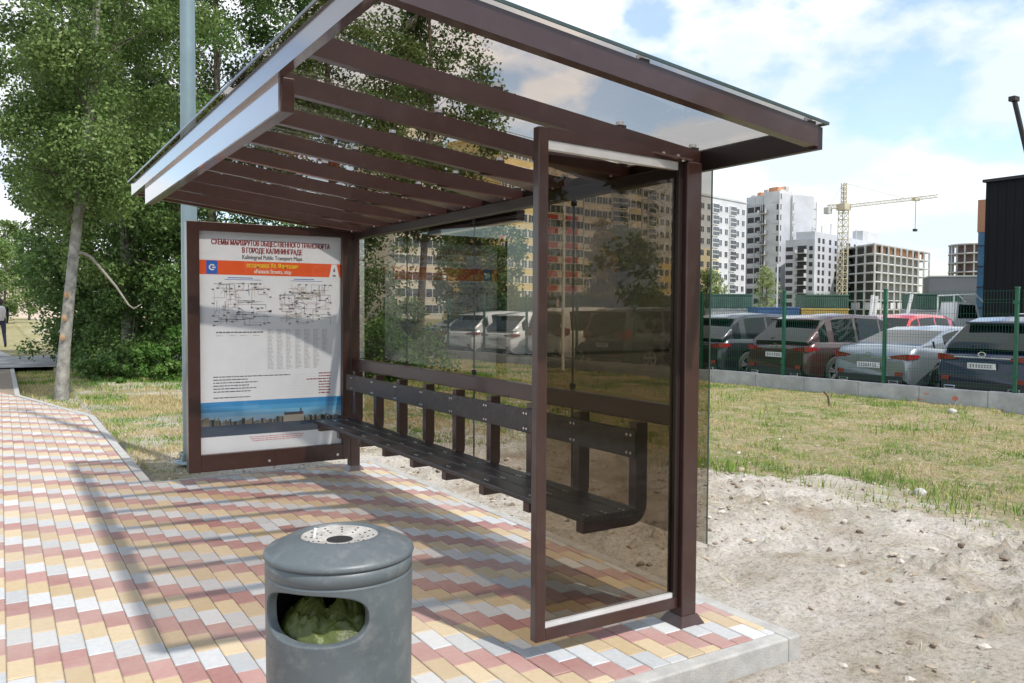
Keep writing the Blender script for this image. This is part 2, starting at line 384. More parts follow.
# paving: every block is real geometry with a bevelled top
def paver_mat(name, c1, c2):
    m, nt, out = new_mat(name)
    a = N(nt, 'ShaderNodeAttribute', attribute_name='tone'); tc = N(nt, 'ShaderNodeTexCoord')
    n = N(nt, 'ShaderNodeTexNoise', Scale=34.0, Detail=9.0, Roughness=.72); nt.links.new(tc.outputs['Object'], n.inputs['Vector'])
    ad = N(nt, 'ShaderNodeMath', operation='MULTIPLY_ADD'); ad.inputs[1].default_value = 1.5
    s_ = N(nt, 'ShaderNodeMath', operation='SUBTRACT'); s_.inputs[1].default_value = .5; nt.links.new(n.outputs[0], s_.inputs[0])
    nt.links.new(s_.outputs[0], ad.inputs[0]); nt.links.new(a.outputs['Fac'], ad.inputs[2]); ad.use_clamp = True
    mx = N(nt, 'ShaderNodeMix', data_type='RGBA'); mx.inputs[6].default_value = (*c1, 1); mx.inputs[7].default_value = (*c2, 1); nt.links.new(ad.outputs[0], mx.inputs[0])
    n2 = N(nt, 'ShaderNodeTexNoise', Scale=1.1, Detail=8.0, Roughness=.62); nt.links.new(tc.outputs['Object'], n2.inputs['Vector'])
    mr = N(nt, 'ShaderNodeMapRange'); mr.inputs[1].default_value = .36; mr.inputs[2].default_value = .72; mr.inputs[4].default_value = .50; nt.links.new(n2.outputs[0], mr.inputs[0])
    ds = N(nt, 'ShaderNodeMix', data_type='RGBA'); ds.inputs[7].default_value = (.46, .41, .36, 1)
    nt.links.new(mr.outputs[0], ds.inputs[0]); nt.links.new(mx.outputs[2], ds.inputs[6])
    p = N(nt, 'ShaderNodeBsdfPrincipled'); p.inputs['Roughness'].default_value = .72; p.inputs['Specular IOR Level'].default_value = .4
    nt.links.new(ds.outputs[2], p.inputs['Base Color'])
    b = N(nt, 'ShaderNodeBump', Strength=.25, Distance=.004); n3 = N(nt, 'ShaderNodeTexNoise', Scale=220.0, Detail=4.0); nt.links.new(tc.outputs['Object'], n3.inputs['Vector'])
    nt.links.new(n3.outputs[0], b.inputs['Height']); nt.links.new(b.outputs[0], p.inputs['Normal']); nt.links.new(p.outputs[0], out.inputs[0])
    return m
PM = [paver_mat('yellow_paver', (.38, .29, .17), (.52, .42, .27)), paver_mat('white_paver', (.33, .35, .37), (.50, .52, .54)), paver_mat('red_paver', (.27, .135, .125), (.38, .215, .20))]
def clip_poly(poly, a, b, c):
    """keep a*x+b*y<=c"""
    o = []
    for i in range(len(poly)):
        p, q = poly[i], poly[(i + 1) % len(poly)]
        dp = a * p[0] + b * p[1] - c; dq = a * q[0] + b * q[1] - c
        if dp <= 0: o.append(p)
        if dp * dq < 0:
            t = dp / (dp - dq); o.append((p[0] + (q[0] - p[0]) * t, p[1] + (q[1] - p[1]) * t))
    return o
V = []; Fc = []; Mi = []; To = []
def paver(poly, mat, tone):
    if len(poly) < 3: return
    cx = sum(p[0] for p in poly) / len(poly); cy = sum(p[1] for p in poly) / len(poly)
    dz = random.uniform(-.002, .002); tx = random.uniform(-.012, .012); ty = random.uniform(-.010, .010)
    o = len(V); n = len(poly)
    for inset, z in ((.0016, -.02), (.0016, -.0035), (.0055, 0)):
        for x, y in poly:
            dx, dy = cx - x, cy - y
            X_ = x + (inset if dx > 0 else -inset) * (abs(dx) > .004); Y_ = y + (inset if dy > 0 else -inset) * (abs(dy) > .004)
            V.append((X_, Y_, z + dz + (X_ - cx) * tx + (Y_ - cy) * ty))
    for r in range(2):
        for i in range(n): Fc.append((o + r * n + i, o + r * n + (i + 1) % n, o + (r + 1) * n + (i + 1) % n, o + (r + 1) * n + i)); Mi.append(mat); To.append(tone)
    Fc.append(tuple(o + 2 * n + i for i in range(n))); Mi.append(mat); To.append(tone)
def in_zone(poly, zone):
    for (a, b, c) in zone:
        poly = clip_poly(poly, a, b, c)
        if len(poly) < 3: return []
    return poly
DX, DY = .84, -3.53     # diagonal kerb direction (1.03,12.69)->(.19,16.22)
diag = (3.53, .84, 3.53 * 1.0 + .84 * 12.69)
for k in range(-24, 31):
    x0 = k * .1
    off = 4.43 - .1 * k + random.uniform(-.004, .004)     # top edge of a white block in this column
    ymax = 30 if k < 10 else 7.55
    jmin = int((-3 - off) / .2); jmax = int((ymax - off) / .2) + 1
    for j in range(jmin, jmax + 1):
        y1 = off + j * .2; y0 = y1 - .2
        col = {0: 1, 1: 0, 2: 2}[j % 3]
        if random.random() < .012: col = random.choice((0, 1, 2))
        poly = [(x0, y0), (x0 + .1, y0), (x0 + .1, y1), (x0, y1)]
        if k >= 10: poly = in_zone(poly, [(0, 1, 7.55), (0, -1, -2.575)])
        else: poly = in_zone(poly, [(1, 0, 1.0), diag, (0, 1, 23.2)])
        if k < 2 or y0 < 16: pass
        if poly: paver(poly, col, min(1, max(0, random.gauss(.45, .27))))
me = bpy.data.meshes.new('paving'); me.from_pydata(V, [], Fc)
for q in PM: me.materials.append(q)
me.polygons.foreach_set('material_index', Mi)
a = me.attributes.new('tone', 'FLOAT', 'FACE'); a.data.foreach_set('value', To); me.update()
pav = bpy.data.objects.new('pavement', me); COL.objects.link(pav); tag(pav, kind='structure')
JOINT = pmat('joint_sand', (.20, .16, .12), .95, var=.3, scale=30)
mb = MB(); mb.box(-2.4, -3, -.10, 1.0, 12.7, -.006, JOINT); mb.box(-2.4, 12.7, -.10, .2, 23.2, -.006, JOINT)
mb.prism([(.2, 12.7), (1.0, 12.7), (.2, 16.1)], 'z', -.10, -.006, JOINT); mb.box(1.0, 2.57, -.10, 3.04, 7.56, -.006, JOINT)
tag(mb.build('pavement_bedding'), kind='structure')
# kerbs, cut in one metre stones
def kerb_run(mb, p, q, w=.08, top=.004, bot=-.2):
    p = Vector((*p, 0)); q = Vector((*q, 0)); L = (q - p).length; n = max(1, round(L / 1.0)); ang = math.atan2(q.y - p.y, q.x - p.x)
    for i in range(n):
        a0 = L * i / n + .002; a1 = L * (i + 1) / n - .002
        M = Matrix.Translation((p.x, p.y, random.uniform(-.002, .002))) @ Matrix.Rotation(ang, 4, 'Z')
        mb.box(a0, 0, bot, a1, w, top, CONC, .008, M)
mb = MB()
kerb_run(mb, (1.0, 2.49), (3.045, 2.49), bot=-.2); kerb_run(mb, (3.125, 2.49), (3.125, 7.63))
kerb_run(mb, (1.085, 7.55), (1.085, 12.7)); kerb_run(mb, (1.083, 12.7), (.27, 16.2)); kerb_run(mb, (.27, 16.2), (.27, 23.2))
kerb_run(mb, (-2.4, -3), (-2.4, 23.2), .15, .01, -.2)
mb.box(1.0, 7.556, -.1, 3.04, 7.60, .001, CONC)
tag(mb.build('kerb'), kind='structure')
mb = MB(); mb.box(-9, -40, -.14, -2.56, 23, -.115, ASPH); tag(mb.build('road'), kind='structure')
mb = MB()
mb.add([(-60, 23.6, 0), (11, 23.6, 0), (11, 29, 0), (-60, 29, 0)], [(0, 1, 2, 3)], pmat('worn_asphalt', (.28, .28, .28), .9, var=.15, scale=2, dirt=(.35, .33, .29)))
tag(mb.build('side_road'), kind='structure')
mb = MB(); mb.add([(-2.2, 29.1, .01), (.3, 29.1, .01), (-4, 75, .01), (-7, 75, .01)], [(0, 1, 2, 3)], CONC); tag(mb.build('far_path'), kind='structure')
mb = MB()
pa = WA + WD * 14 + WN * .15; pb = WA - WD * 30 + WN * .15; pc = pb + WN * 90; pd = pa + WN * 90
mb.add([(*pa, -.262), (*pb, -.262), (*pc, -.262), (*pd, -.262)], [(0, 3, 2, 1)], ASPH); tag(mb.build('parking_ground'), kind='structure')

# ---------------------------------------------------------------- grass, straw, stones (uncountable)
def blades(n, xr, yr, dens, hmin, hmax, wid, lie=0.0, name='grass', cols=None, tonef=None):
    x = rng.uniform(*xr, n); y = rng.uniform(*yr, n)
    keep = rng.random(n) < dens(x, y); x = x[keep]; y = y[keep]; n = len(x)
    z = hgt(x, y) - .004
    hh = rng.uniform(hmin, hmax, n) * (.5 + fbm(x * 1.5, y * 1.5, 2, 31)); an = rng.uniform(0, 2 * np.pi, n); le = rng.uniform(.1, .7, n) + lie
    tip = np.stack([x + np.cos(an) * hh * le, y + np.sin(an) * hh * le, z + hh * np.clip(1.1 - lie, .06, 1)], -1)
    a2 = an + np.pi / 2 + rng.uniform(-.6, .6, n); w = wid * rng.uniform(.6, 1.4, n)
    b0 = np.stack([x - np.cos(a2) * w, y - np.sin(a2) * w, z], -1); b1 = np.stack([x + np.cos(a2) * w, y + np.sin(a2) * w, z], -1)
    V = np.stack([b0, b1, tip], 1).reshape(-1, 3)
    t = np.clip(tonef(x, y) + rng.normal(0, .16, n), 0, 1)
    return V, t
GR = tone_mat('grass_blades', [(.52, .42, .24), (.40, .37, .15), (.25, .33, .07), (.10, .22, .03)], .7, .25)
def fieldd(x, y):
    wd = wall_dist(x, y)
    g = 1 / (1 + np.exp(-(x - dirt_edge(y)) * 6 - (fbm(x * 1.2, y * 1.2, 3, 5) - .5) * 12))
    return np.where(wd < -.03, g, 0) * np.clip((fbm(x * 2.2, y * 2.2, 4, 41) - .42) * 6, .05, 1)
def lawnd(x, y):
    ok = (x > 1.12 + np.clip((12.7 - y) * 0, 0, 1)) | ((y > 12.8) & (x > 1.1 - (y - 12.7) * .24) & (x > .3))
    return np.where(ok & (wall_dist(x, y) < -.03), np.clip((y - 7.9) / 1.2, .0, 1) * np.clip((fbm(x * 1.5, y * 1.5, 3, 43) - .28) * 3, .1, 1), 0)
tf = lambda x, y: np.clip((fbm(x * 1.4, y * 1.4, 4, 51) - .5) * 4.2 + .40 + .35 * np.exp(-((x - dirt_edge(y) - .5) / .6) ** 2), 0, 1)
A1, T1 = blades(150000, (5, 14.8), (2, 17), fieldd, .012, .06, .005, tonef=tf)
A2, T2 = blades(60000, (3.3, 14), (13, 24), fieldd, .03, .09, .009, tonef=tf)
A3, T3 = blades(110000, (.3, 6.2), (7.8, 15), lawnd, .015, .06, .005, tonef=tf)
A4, T4 = blades(60000, (.3, 12), (14, 23.4), lawnd, .03, .09, .009, tonef=lambda x, y: tf(x, y) + .1)
A5, T5 = blades(26000, (4.6, 8.2), (2, 13), lambda x, y: np.exp(-((x - dirt_edge(y) - .15) / .35) ** 2) * np.clip((fbm(x * 3, y * 3, 3, 91) - .45) * 8, 0, 1), .04, .13, .006, tonef=lambda x, y: x * 0 + .8)
A6, T6 = blades(30000, (6, 14.6), (2, 20), lambda x, y: np.where(wall_dist(x, y) < -.05, np.clip((fbm(x * 2.6, y * 2.6, 3, 93) - .60) * 12, 0, 1), 0), .05, .14, .006, tonef=lambda x, y: x * 0 + .72)
A1 = np.concatenate([A1, A5, A6]); T1 = np.concatenate([T1, T5, T6])
tag(np_mesh('grass', np.concatenate([A1, A2, A3, A4]), 3, GR, np.concatenate([T1, T2, T3, T4])), 'thin patchy grass growing between the shelter and the low concrete wall', 'grass', kind='stuff')
ST = tone_mat('dry_straw', [(.40, .32, .18), (.62, .52, .33)], .7)
A1, T1 = blades(60000, (3.3, 14.6), (1.5, 18), lambda x, y: np.where(wall_dist(x, y) < -.05, np.clip((fbm(x * 1.7, y * 1.7, 3, 81) - .40) * 5, .05, 1) * (fieldd(x, y) * .6 + .25) * np.clip((x - 4) / 3, .12, 1), 0), .06, .26, .0035, 1.0, tonef=lambda x, y: x * 0 + .5)
A2, T2 = blades(9000, (1.2, 6.5), (8, 20), lawnd, .06, .2, .004, 1.0, tonef=lambda x, y: x * 0 + .5)
tag(np_mesh('dry_straw', np.concatenate([A1, A2]), 3, ST, np.concatenate([T1, T2])), 'pale dry straw lying scattered over the field and sandy soil', 'straw', kind='stuff')
# pebbles and clods
def pebbles(n, fn, smin, smax):
    bm = bmesh.new(); bmesh.ops.create_icosphere(bm, subdivisions=1, radius=1)
    bv = np.array([v.co[:] for v in bm.verts]); bf = np.array([[v.index for v in f.verts] for f in bm.faces]); bm.free()
    x, y = fn(n); n = len(x); s = smin + (smax - smin) * rng.random(n) ** 7
    z = hgt(x, y) + s * .15
    j = 1 + rng.uniform(-.35, .35, (n, len(bv), 1)); sc = rng.uniform(.6, 1.2, (n, 1, 3)) * [1, 1, .65]
    P = bv[None] * j * sc * s[:, None, None] + np.stack([x, y, z], -1)[:, None, :]
    T = P[:, bf].reshape(-1, 3); tone = np.repeat(rng.random(n), len(bf)); return T, tone
def f1(n):
    x = rng.uniform(3.15, 9, n); y = rng.uniform(1.5, 12, n); d = np.where(x < dirt_edge(y) + .3, .25 + (fbm(x * 1.4, y * 1.4, 3, 61) - .4) * 2.5, .05); k = rng.random(n) < d; return x[k], y[k]
def f2(n):
    x = rng.uniform(1.15, 3.1, n); y = rng.uniform(7.65, 9, n); return x, y
A1, T1 = pebbles(16000, f1, .004, .034); A2, T2 = pebbles(900, f2, .004, .02)
tag(np_mesh('pebbles', np.concatenate([A1, A2]), 3, tone_mat('pebble_stone', [(.16, .12, .09), (.34, .29, .23), (.50, .46, .41)], .9), np.concatenate([T1, T2])), 'small stones and clods lying on the sandy soil', 'pebbles', kind='stuff')
def rock(name, label, x, y, s, col):
    bm = bmesh.new(); bmesh.ops.create_icosphere(bm, subdivisions=3, radius=s)
    for v in bm.verts:
        v.co *= 1 + .25 * (float(fbm(v.co.x * 9 / s * .1 + 3, v.co.y * 9 / s * .1 + v.co.z * 20, 3, 8)) - .5); v.co.z *= .8; v.co.x *= 1.15
    me = bpy.data.meshes.new(name); bm.to_mesh(me); bm.free(); me.materials.append(col)
    for p_ in me.polygons: p_.use_smooth = True
    o = bpy.data.objects.new(name, me); COL.objects.link(o); o.location = (x, y, float(hgt(x, y)) + s * .25); tag(o, label, 'stone'); return o
STONE = pmat('grey_stone', (.38, .37, .35), .9, var=.3, scale=12, bump=.5, bscale=60)
rock('stone', 'round grey stone lying at the edge of the grass', 6.93, 4.28, .055, STONE)
rock('stone', 'flat brown stone on top of the low soil heap', 6.25, 5.75, .045, pmat('brown_stone', (.30, .23, .17), .9, var=.3, scale=12, bump=.5))
rock('stone', 'pale stone lying in the grass near the wall under the red paint mark', 13.4, 7.75, .07, STONE)
mb = MB(); mb.tube([(12.2, 9.2, -.25), (12.15, 9.22, .02), (12.08, 9.25, .11)], [.02, .018, .016], pmat('rusty_iron', (.12, .08, .06), .8), 7)
tag(mb.build('iron_stake'), 'short rusty stake leaning in the grass before the wall', 'stake')

# ---------------------------------------------------------------- bus shelter
XP, YN, YF = 2.775, 2.905, 7.262
sh = thing('bus_shelter', 'brown steel bus shelter with tinted glass walls and glazed canopy', 'bus shelter', (XP, YN, 0))
def shp(mb, name, parent=None):
    mb.v = [(v[0] - XP, v[1] - YN, v[2]) for v in mb.v]
    return mb.build(name, parent or sh)
SL = .118
def zr(x): return 2.262 + SL * (2.9 - x)       # top of the rafters
XF = .925
YE = 7.36
for y in (YN, YF):
    mb = MB(); mb.box(XP - .046, y - .046, .012, XP + .046, y + .046, 2.192, BROWN, .006)
    po = shp(mb, 'post')
    mb = MB(); c = .075
    mb.add([(XP - c, y - c, 0), (XP + c, y - c, 0), (XP + c, y + c, 0), (XP - c, y + c, 0), (XP - .05, y - .05, .045), (XP + .05, y - .05, .045), (XP + .05, y + .05, .045), (XP - .05, y + .05, .045)],
           [(0, 1, 5, 4), (1, 2, 6, 5), (2, 3, 7, 6), (3, 0, 4, 7), (4, 5, 6, 7), (0, 3, 2, 1)], BROWN)
    shp(mb, 'base_cover')
mb = MB(); mb.box(XP - .035, YN + .0465, 2.125, XP + .035, YF - .0465, 2.185, BLACKM, .004); shp(mb, 'back_beam')
mb = MB(); mb.prism([(2.882, 2.168), (2.912, 2.168), (2.912, 2.259), (2.882, 2.262)], 'y', 2.262, YE + .02, BLACKM); shp(mb, 'back_fascia')
rafts = [2.955 + .53 * k for k in range(9)]
def rafter(y, hh=.082, w=.045, x1=2.8815):
    mb = MB(); mb.prism([(XF + .04, zr(XF + .04) - hh), (x1, zr(x1) - hh), (x1, zr(x1)), (XF + .04, zr(XF + .04))], 'y', y - w / 2, y + w / 2, BROWN); return mb
for y in rafts:
    r_ = shp(rafter(y), 'rafter')
    mb = MB(); zg = lambda x: zr(x) - .0835
    mb.add([(XP - .50, y - .005, zg(XP - .50)), (XP - .50, y + .005, zg(XP - .50)), (XP - .04, y + .12, zg(XP - .04)), (XP - .04, y - .12, zg(XP - .04)),
            (XP - .50, y - .005, zg(XP - .50) - .008), (XP - .50, y + .005, zg(XP - .50) - .008), (XP - .04, y + .12, zg(XP - .04) - .008), (XP - .04, y - .12, zg(XP - .04) - .008)],
           [(0, 1, 2, 3), (7, 6, 5, 4), (0, 4, 5, 1), (1, 5, 6, 2), (2, 6, 7, 3), (3, 7, 4, 0)], BROWNL)
    for q in (-.075,): mb.tube([(XP + q, y - .095, zg(XP + q) - .008), (XP + q, y - .095, zg(XP + q) - .016)], .009, BOLT, 8)
    shp(mb, 'gusset')
for y in (2.285, YE):
    shp(rafter(y, .086, .05, 2.8815), 'end_rafter')
# front fascia beam, face perpendicular to the rafters
mb = MB(); mb.prism([(XF, zr(XF) - .088), (XF + .04, zr(XF) - .088), (XF + .04, zr(XF) + .0), (XF, zr(XF) + .004)], 'y', 2.262, YE + .024, BROWNG); shp(mb, 'front_fascia')
# name board under the fascia
zb1 = zr(XF) - .085
GLOSSB = pmat('glossy_brown_board', (.20, .17, .18), .12, var=.05, scale=2, coat=1.0)
mb = MB(); mb.box(XF + .03, 3.28, zb1 - .135, XF + .085, 6.80, zb1, BROWN, .003); nb = shp(mb, 'name_board')
mb = MB(); mb.box(XF + .021, 3.285, zb1 - .133, XF + .0295, 6.795, zb1 - .003, GLOSSB); shp(mb, 'board_face')
# roof glass: panes over pairs of rafters
ys = [2.25, 3.485, 4.545, 5.605, 6.665, YE + .037]
for i in range(5):
    mb = MB(); x0, x1 = XF - .02, 2.925
    mb.prism([(x0, zr(x0) + .012), (x1, zr(x1) + .012), (x1, zr(x1) + .020), (x0, zr(x0) + .020)], 'y', ys[i] + .003, ys[i + 1] - .003, TINTR)
    shp(mb, 'roof_pane')
mb = MB()
for x0 in (XF - .026, 2.926): mb.prism([(x0, zr(x0) + .010), (x0 + .005, zr(x0) + .010), (x0 + .005, zr(x0) + .022), (x0, zr(x0) + .022)], 'y', 2.25, YE + .037, GEDGE)
for y0 in (2.244, YE + .0375):
    mb.prism([(XF - .026, zr(XF - .026) + .010), (2.931, zr(2.931) + .010), (2.931, zr(2.931) + .022), (XF - .026, zr(XF - .026) + .022)], 'y', y0, y0 + .005, GEDGE)
shp(mb, 'glazing_edge')
for y in rafts + [2.285, YE]:
    for x in ((1.02, 1.75, 2.4, 2.85) if y != 2.285 else (1.2, 1.95, 2.85)):
        mb = MB(); mb.box(x - .02, y - .022, zr(x) + .0005, x + .02, y + .022, zr(x) + .0115, BLK)
        mb.tube([(x, y, zr(x) + .0112), (x, y, zr(x) + .028)], .018, BOLT, 10)
        shp(mb, 'roof_clamp')
# side panel
y0, y1 = 2.885, 2.93; xa, xb = 1.915, XP - .047; zt = 2.262
fr = MB(); fr.box(xa, y0, .078, xa + .05, y1, zt, BROWN, .004); pf = shp(fr, 'side_frame_upright')
mb = MB(); mb.box(xa + .05, y0 + .001, .078, xb, y1 - .001, .132, BROWN, .003); shp(mb, 'side_frame_rail')
mb = MB(); mb.prism([(xa + .05, zt - .052), (xb, zt - .075), (xb, zt - .022), (xa + .05, zt - .0005)], 'y', y0 + .001, y1 - .001, BROWN)
mb.tube([(xb - .13, y0, zt - .045), (xb - .13, y0 - .007, zt - .045)], .009, BOLT, 8); mb.tube([(xb - .04, y0, zt - .048), (xb - .04, y0 - .007, zt - .048)], .009, BOLT, 8)
shp(mb, 'side_frame_rail')
mb = MB(); mb.box(xb - .03, y0 + .001, .132, xb, y1 - .001, zt - .075, BLACKM); shp(mb, 'glazing_channel')
mb = MB(); mb.box(xa + .05, y0 + .006, .1325, xb - .03, y1 - .006, .155, SILVER); shp(mb, 'glazing_strip')
mb = MB(); mb.prism([(xa + .05, zt - .090), (xb - .03, zt - .110), (xb - .03, zt - .074), (xa + .05, zt - .053)], 'y', y0 + .006, y1 - .006, SILVER); shp(mb, 'glazing_strip')
mb = MB(); mb.box(xa + .051, (y0 + y1) / 2 - .004, .156, xb - .031, (y0 + y1) / 2 + .004, zt - .109, TINT); shp(mb, 'side_glass')
# back glass, outside the posts
xg = XP + .085
cuts = [2.835, 3.94, 5.13, 6.27, 7.36]
for i in range(4):
    mb = MB(); mb.box(xg, cuts[i] + .003, .38, xg + .008, cuts[i + 1] - .003, 2.16, TINTB); g_ = shp(mb, 'back_glass')
    for yy in (cuts[i] + .0015, cuts[i + 1] - .0035): mb = MB(); mb.box(xg - .0005, yy, .38, xg + .0085, yy + .0015, 2.16, GEDGE); shp(mb, 'glass_edge')
mb = MB()
for c_ in cuts[1:-1]:
    for z in (1.05, 2.12): mb = MB(); mb.box(xg - .006, c_ - .016, z - .016, xg + .014, c_ + .016, z + .016, BLK); shp(mb, 'glass_clamp')
for z in (1.0, 1.95, .5):
    for c_ in (YN, YF): mb = MB(); mb.tube([(XP + .046, c_, z), (xg - .0005, c_, z)], .012, BOLT, 8); shp(mb, 'glass_clamp')
# rail, backrest, seat
mb = MB(); mb.box(XP - .03, YN + .047, .938, XP + .03, YF - .047, 1.038, BROWN, .004); shp(mb, 'back_rail')
mb = MB(); mb.box(XP - .125, 3.12, .765, XP - .10, 7.12, .905, PLANK, .005)
shp(mb, 'backrest')
brk = [3.165 + .477 * k for k in range(9)]
for i, y in enumerate(brk):
    mb = MB(); pr = []
    # L-shaped bent bracket: profile in x-z
    outer = [(XP - .03, .937), (XP - .03, .53)]
    for k in range(7):
        q = k / 6 * math.pi / 2; outer.append((XP - .03 - .10 * (1 - math.cos(q)), .53 - .10 * math.sin(q)))
    outer += [(XP - .425, .428)]
    inner = [(XP - .425, .478), (XP - .15, .478)]
    for k in range(7):
        q = math.pi / 2 - k / 6 * math.pi / 2; inner.append((XP - .15 + .05 * math.cos(q), .528 - .05 * math.sin(q)))
    inner += [(XP - .10, .937)]
    poly = outer + inner
    # triangulate by quads along the strip
    mb.prism(poly, 'y', y - .028, y + .028, BROWN)
    for z in (.79, .88):
        for d in (-.015, .015): mb.tube([(XP - .126, y + d, z), (XP - .130, y + d, z)], .0075, BOLT, 8)
    for x in (XP - .39, XP - .28, XP - .17):
        for d in (-.015, .015): mb.tube([(x, y + d, .5085), (x, y + d, .5125)], .0075, BOLT, 8)
    shp(mb, 'bracket')
for x0 in (XP - .43, XP - .30, XP - .178):
    mb = MB(); mb.box(x0, 3.13, .479, x0 + (.12 if x0 < XP - .2 else .105), 7.1, .509, PLANK, .006); shp(mb, 'seat_plank')
# dark unlit sign board hung outside the back glass
mb = MB(); mb.box(xg + .03, 4.62, 2.085, xg + .10, 5.92, 2.155, BLACKM, .004); mb.box(xg + .028, 4.63, 2.079, xg + .098, 5.91, 2.0845, SILVER); shp(mb, 'back_sign_board')

# information panel at the far end
yb = 7.262; x0, x1 = 1.315, XP - .047; z0, z1 = .115, 2.215
mb = MB()
mb.box(x0, yb - .05, z0, x0 + .10, yb + .05, z1, BROWN, .004); mb.box(x1 - .075, yb - .05, z0, x1, yb + .05, z1, BROWN, .004)
mb.box(x0 + .10, yb - .049, z0, x1 - .075, yb + .049, z0 + .145, BROWN, .004); mb.box(x0 + .10, yb - .049, z1 - .075, x1 - .075, yb + .049, z1, BROWN, .004)
mb.box(x0 + .101, yb - .002, z0 + .146, x1 - .076, yb + .03, z1 - .076, BLACKM)
for x in (1.98, 2.6): mb.tube([(x, yb - .052, z0 + .05), (x, yb - .06, z0 + .05)], .012, BOLT, 8)
IP = shp(mb, 'information_panel')
def flat(name, col, rough=.35, **k): return pmat(name, col, rough, var=.02, **k)
PAPER = flat('poster_paper', (.74, .80, .88)); RED = flat('print_orange_red', (.75, .11, .03)); DRED = flat('print_dark_red', (.25, .02, .03))
BLUE = flat('print_blue', (.03, .14, .55)); YEL = flat('print_yellow', (.85, .62, .05)); GREYT = flat('print_grey', (.42, .44, .48)); DGREY = flat('print_dark_grey', (.12, .12, .14))
PW = x1 - .075 - x0 - .10; px0 = x0 + .10; pz0 = z0 + .145; PH = z1 - .075 - pz0
yp = yb - .004
mb = MB(); mb.box(px0, yp, pz0, px0 + PW, yb - .0025, pz0 + PH, PAPER); poster = shp(mb, 'poster', IP)
def prt(mb, u0, v0, u1, v1, mat, lay=1):
    """rectangle on the sheet: u from left, v from top, both 0..1"""
    X0, X1 = px0 + PW * u0, px0 + PW * u1; Z1, Z0 = pz0 + PH * (1 - v0), pz0 + PH * (1 - v1); y = yp - .0006 * lay
    mb.add([(X0, y, Z0), (X1, y, Z0), (X1, y, Z1), (X0, y, Z1)], [(0, 1, 2, 3)], mat)
def line(mb, u0, v0, u1, v1, w, mat, lay=1):
    X0, X1 = px0 + PW * u0, px0 + PW * u1; Z0, Z1 = pz0 + PH * (1 - v0), pz0 + PH * (1 - v1); y = yp - .0006 * lay
    d = Vector((X1 - X0, Z1 - Z0)); 
    if d.length < 1e-5: return
    d = Vector((-d.y, d.x)).normalized() * w / 2
    mb.add([(X0 - d.x, y, Z0 - d.y), (X1 - d.x, y, Z1 - d.y), (X1 + d.x, y, Z1 + d.y), (X0 + d.x, y, Z0 + d.y)], [(0, 1, 2, 3)], mat)
def text(name, body, u, v, size, mat, width=None, bold=.0, lay=2, parent=None, align='CENTER'):
    c = bpy.data.curves.new(name, 'FONT'); c.body = body; c.size = size; c.align_x = align; c.align_y = 'CENTER'; c.offset = 0
    t = bpy.data.objects.new(name, c); COL.objects.link(t)
    dg = bpy.context.evaluated_depsgraph_get(); me = bpy.data.meshes.new_from_object(t.evaluated_get(dg))
    wd = max(vv.co.x for vv in me.vertices) - min(vv.co.x for vv in me.vertices)
    k = (width * PW / wd) if width else 1
    for vv in me.vertices:
        x, z = vv.co.x * k, vv.co.y
        vv.co = (px0 + PW * u + x - XP, yp - .0006 * lay - YN, pz0 + PH * (1 - v) + z)
    bpy.data.objects.remove(t); bpy.data.curves.remove(c)
    bm = bmesh.new(); bm.from_mesh(me); geo = bm.verts[:] + bm.edges[:] + bm.faces[:]
    if bold:
        for dx in (bold, -bold):
            d_ = bmesh.ops.duplicate(bm, geom=geo); 
            for v_ in d_['geom']:
                if isinstance(v_, bmesh.types.BMVert): v_.co.x += dx; v_.co.y -= .0002 * (1 if dx > 0 else 2)
    bm.to_mesh(me); bm.free()
    me.materials.clear(); me.materials.append(mat)
    o = bpy.data.objects.new(name, me); COL.objects.link(o); o.parent = parent or IP; return o
text('heading', 'СХЕМЫ МАРШРУТОВ ОБЩЕСТВЕННОГО ТРАНСПОРТА', .50, .047, .064, DRED, .83, .0022)
text('heading', 'В ГОРОДЕ КАЛИНИНГРАДЕ', .50, .080, .064, DRED, .42, .0022)
text('heading', 'Kaliningrad Public Transport Maps', .50, .110, .05, DGREY, .42, .0012)
mb = MB(); prt(mb, 0, .128, 1, .192, RED); band = shp(mb, 'stop_name_band', IP)
text('stop_name', 'остановка Ул. Фантазия', .50, .147, .058, YEL, .36, .0014, 3)
text('stop_name', '«Fantazia Street», stop', .50, .174, .05, WHITE, .26, .001, 3)
mb = MB(); y = yp - .0012
def PP(u, v, lay): return (px0 + PW * u, yp - .0006 * lay, pz0 + PH * (1 - v))
mb.add([PP(.91, .196, 2), PP(.99, .196, 2), PP(.968, .130, 2), PP(.932, .130, 2)], [(0, 1, 2, 3)], PAPER)
mb.add([PP(.942, .165, 3), PP(.958, .165, 3), PP(.953, .148, 3), PP(.947, .148, 3)], [(0, 1, 2, 3)], DGREY)
prt(mb, .938, .181, .962, .188, DGREY, 3); shp(mb, 'letter_emblem', IP)
mb = MB(); prt(mb, .05, .130, .125, .190, BLUE, 2)
pts = []
for k in range(21):
    q = .6 + k / 20 * 4.9; pts.append((q, 0))
for k in range(20):
    q0, q1 = pts[k][0], pts[k + 1][0]; cu, cv = .088, .160; a_, b_ = .022, .014
    mb.add([PP(cu + a_ * math.cos(q0), cv - b_ * math.sin(q0), 3), PP(cu + a_ * math.cos(q1), cv - b_ * math.sin(q1), 3), PP(cu + a_ * .6 * math.cos(q1), cv - b_ * .6 * math.sin(q1), 3), PP(cu + a_ * .6 * math.cos(q0), cv - b_ * .6 * math.sin(q0), 3)], [(0, 1, 2, 3)], WHITE)
prt(mb, .088, .158, .112, .163, WHITE, 3); shp(mb, 'round_emblem', IP)
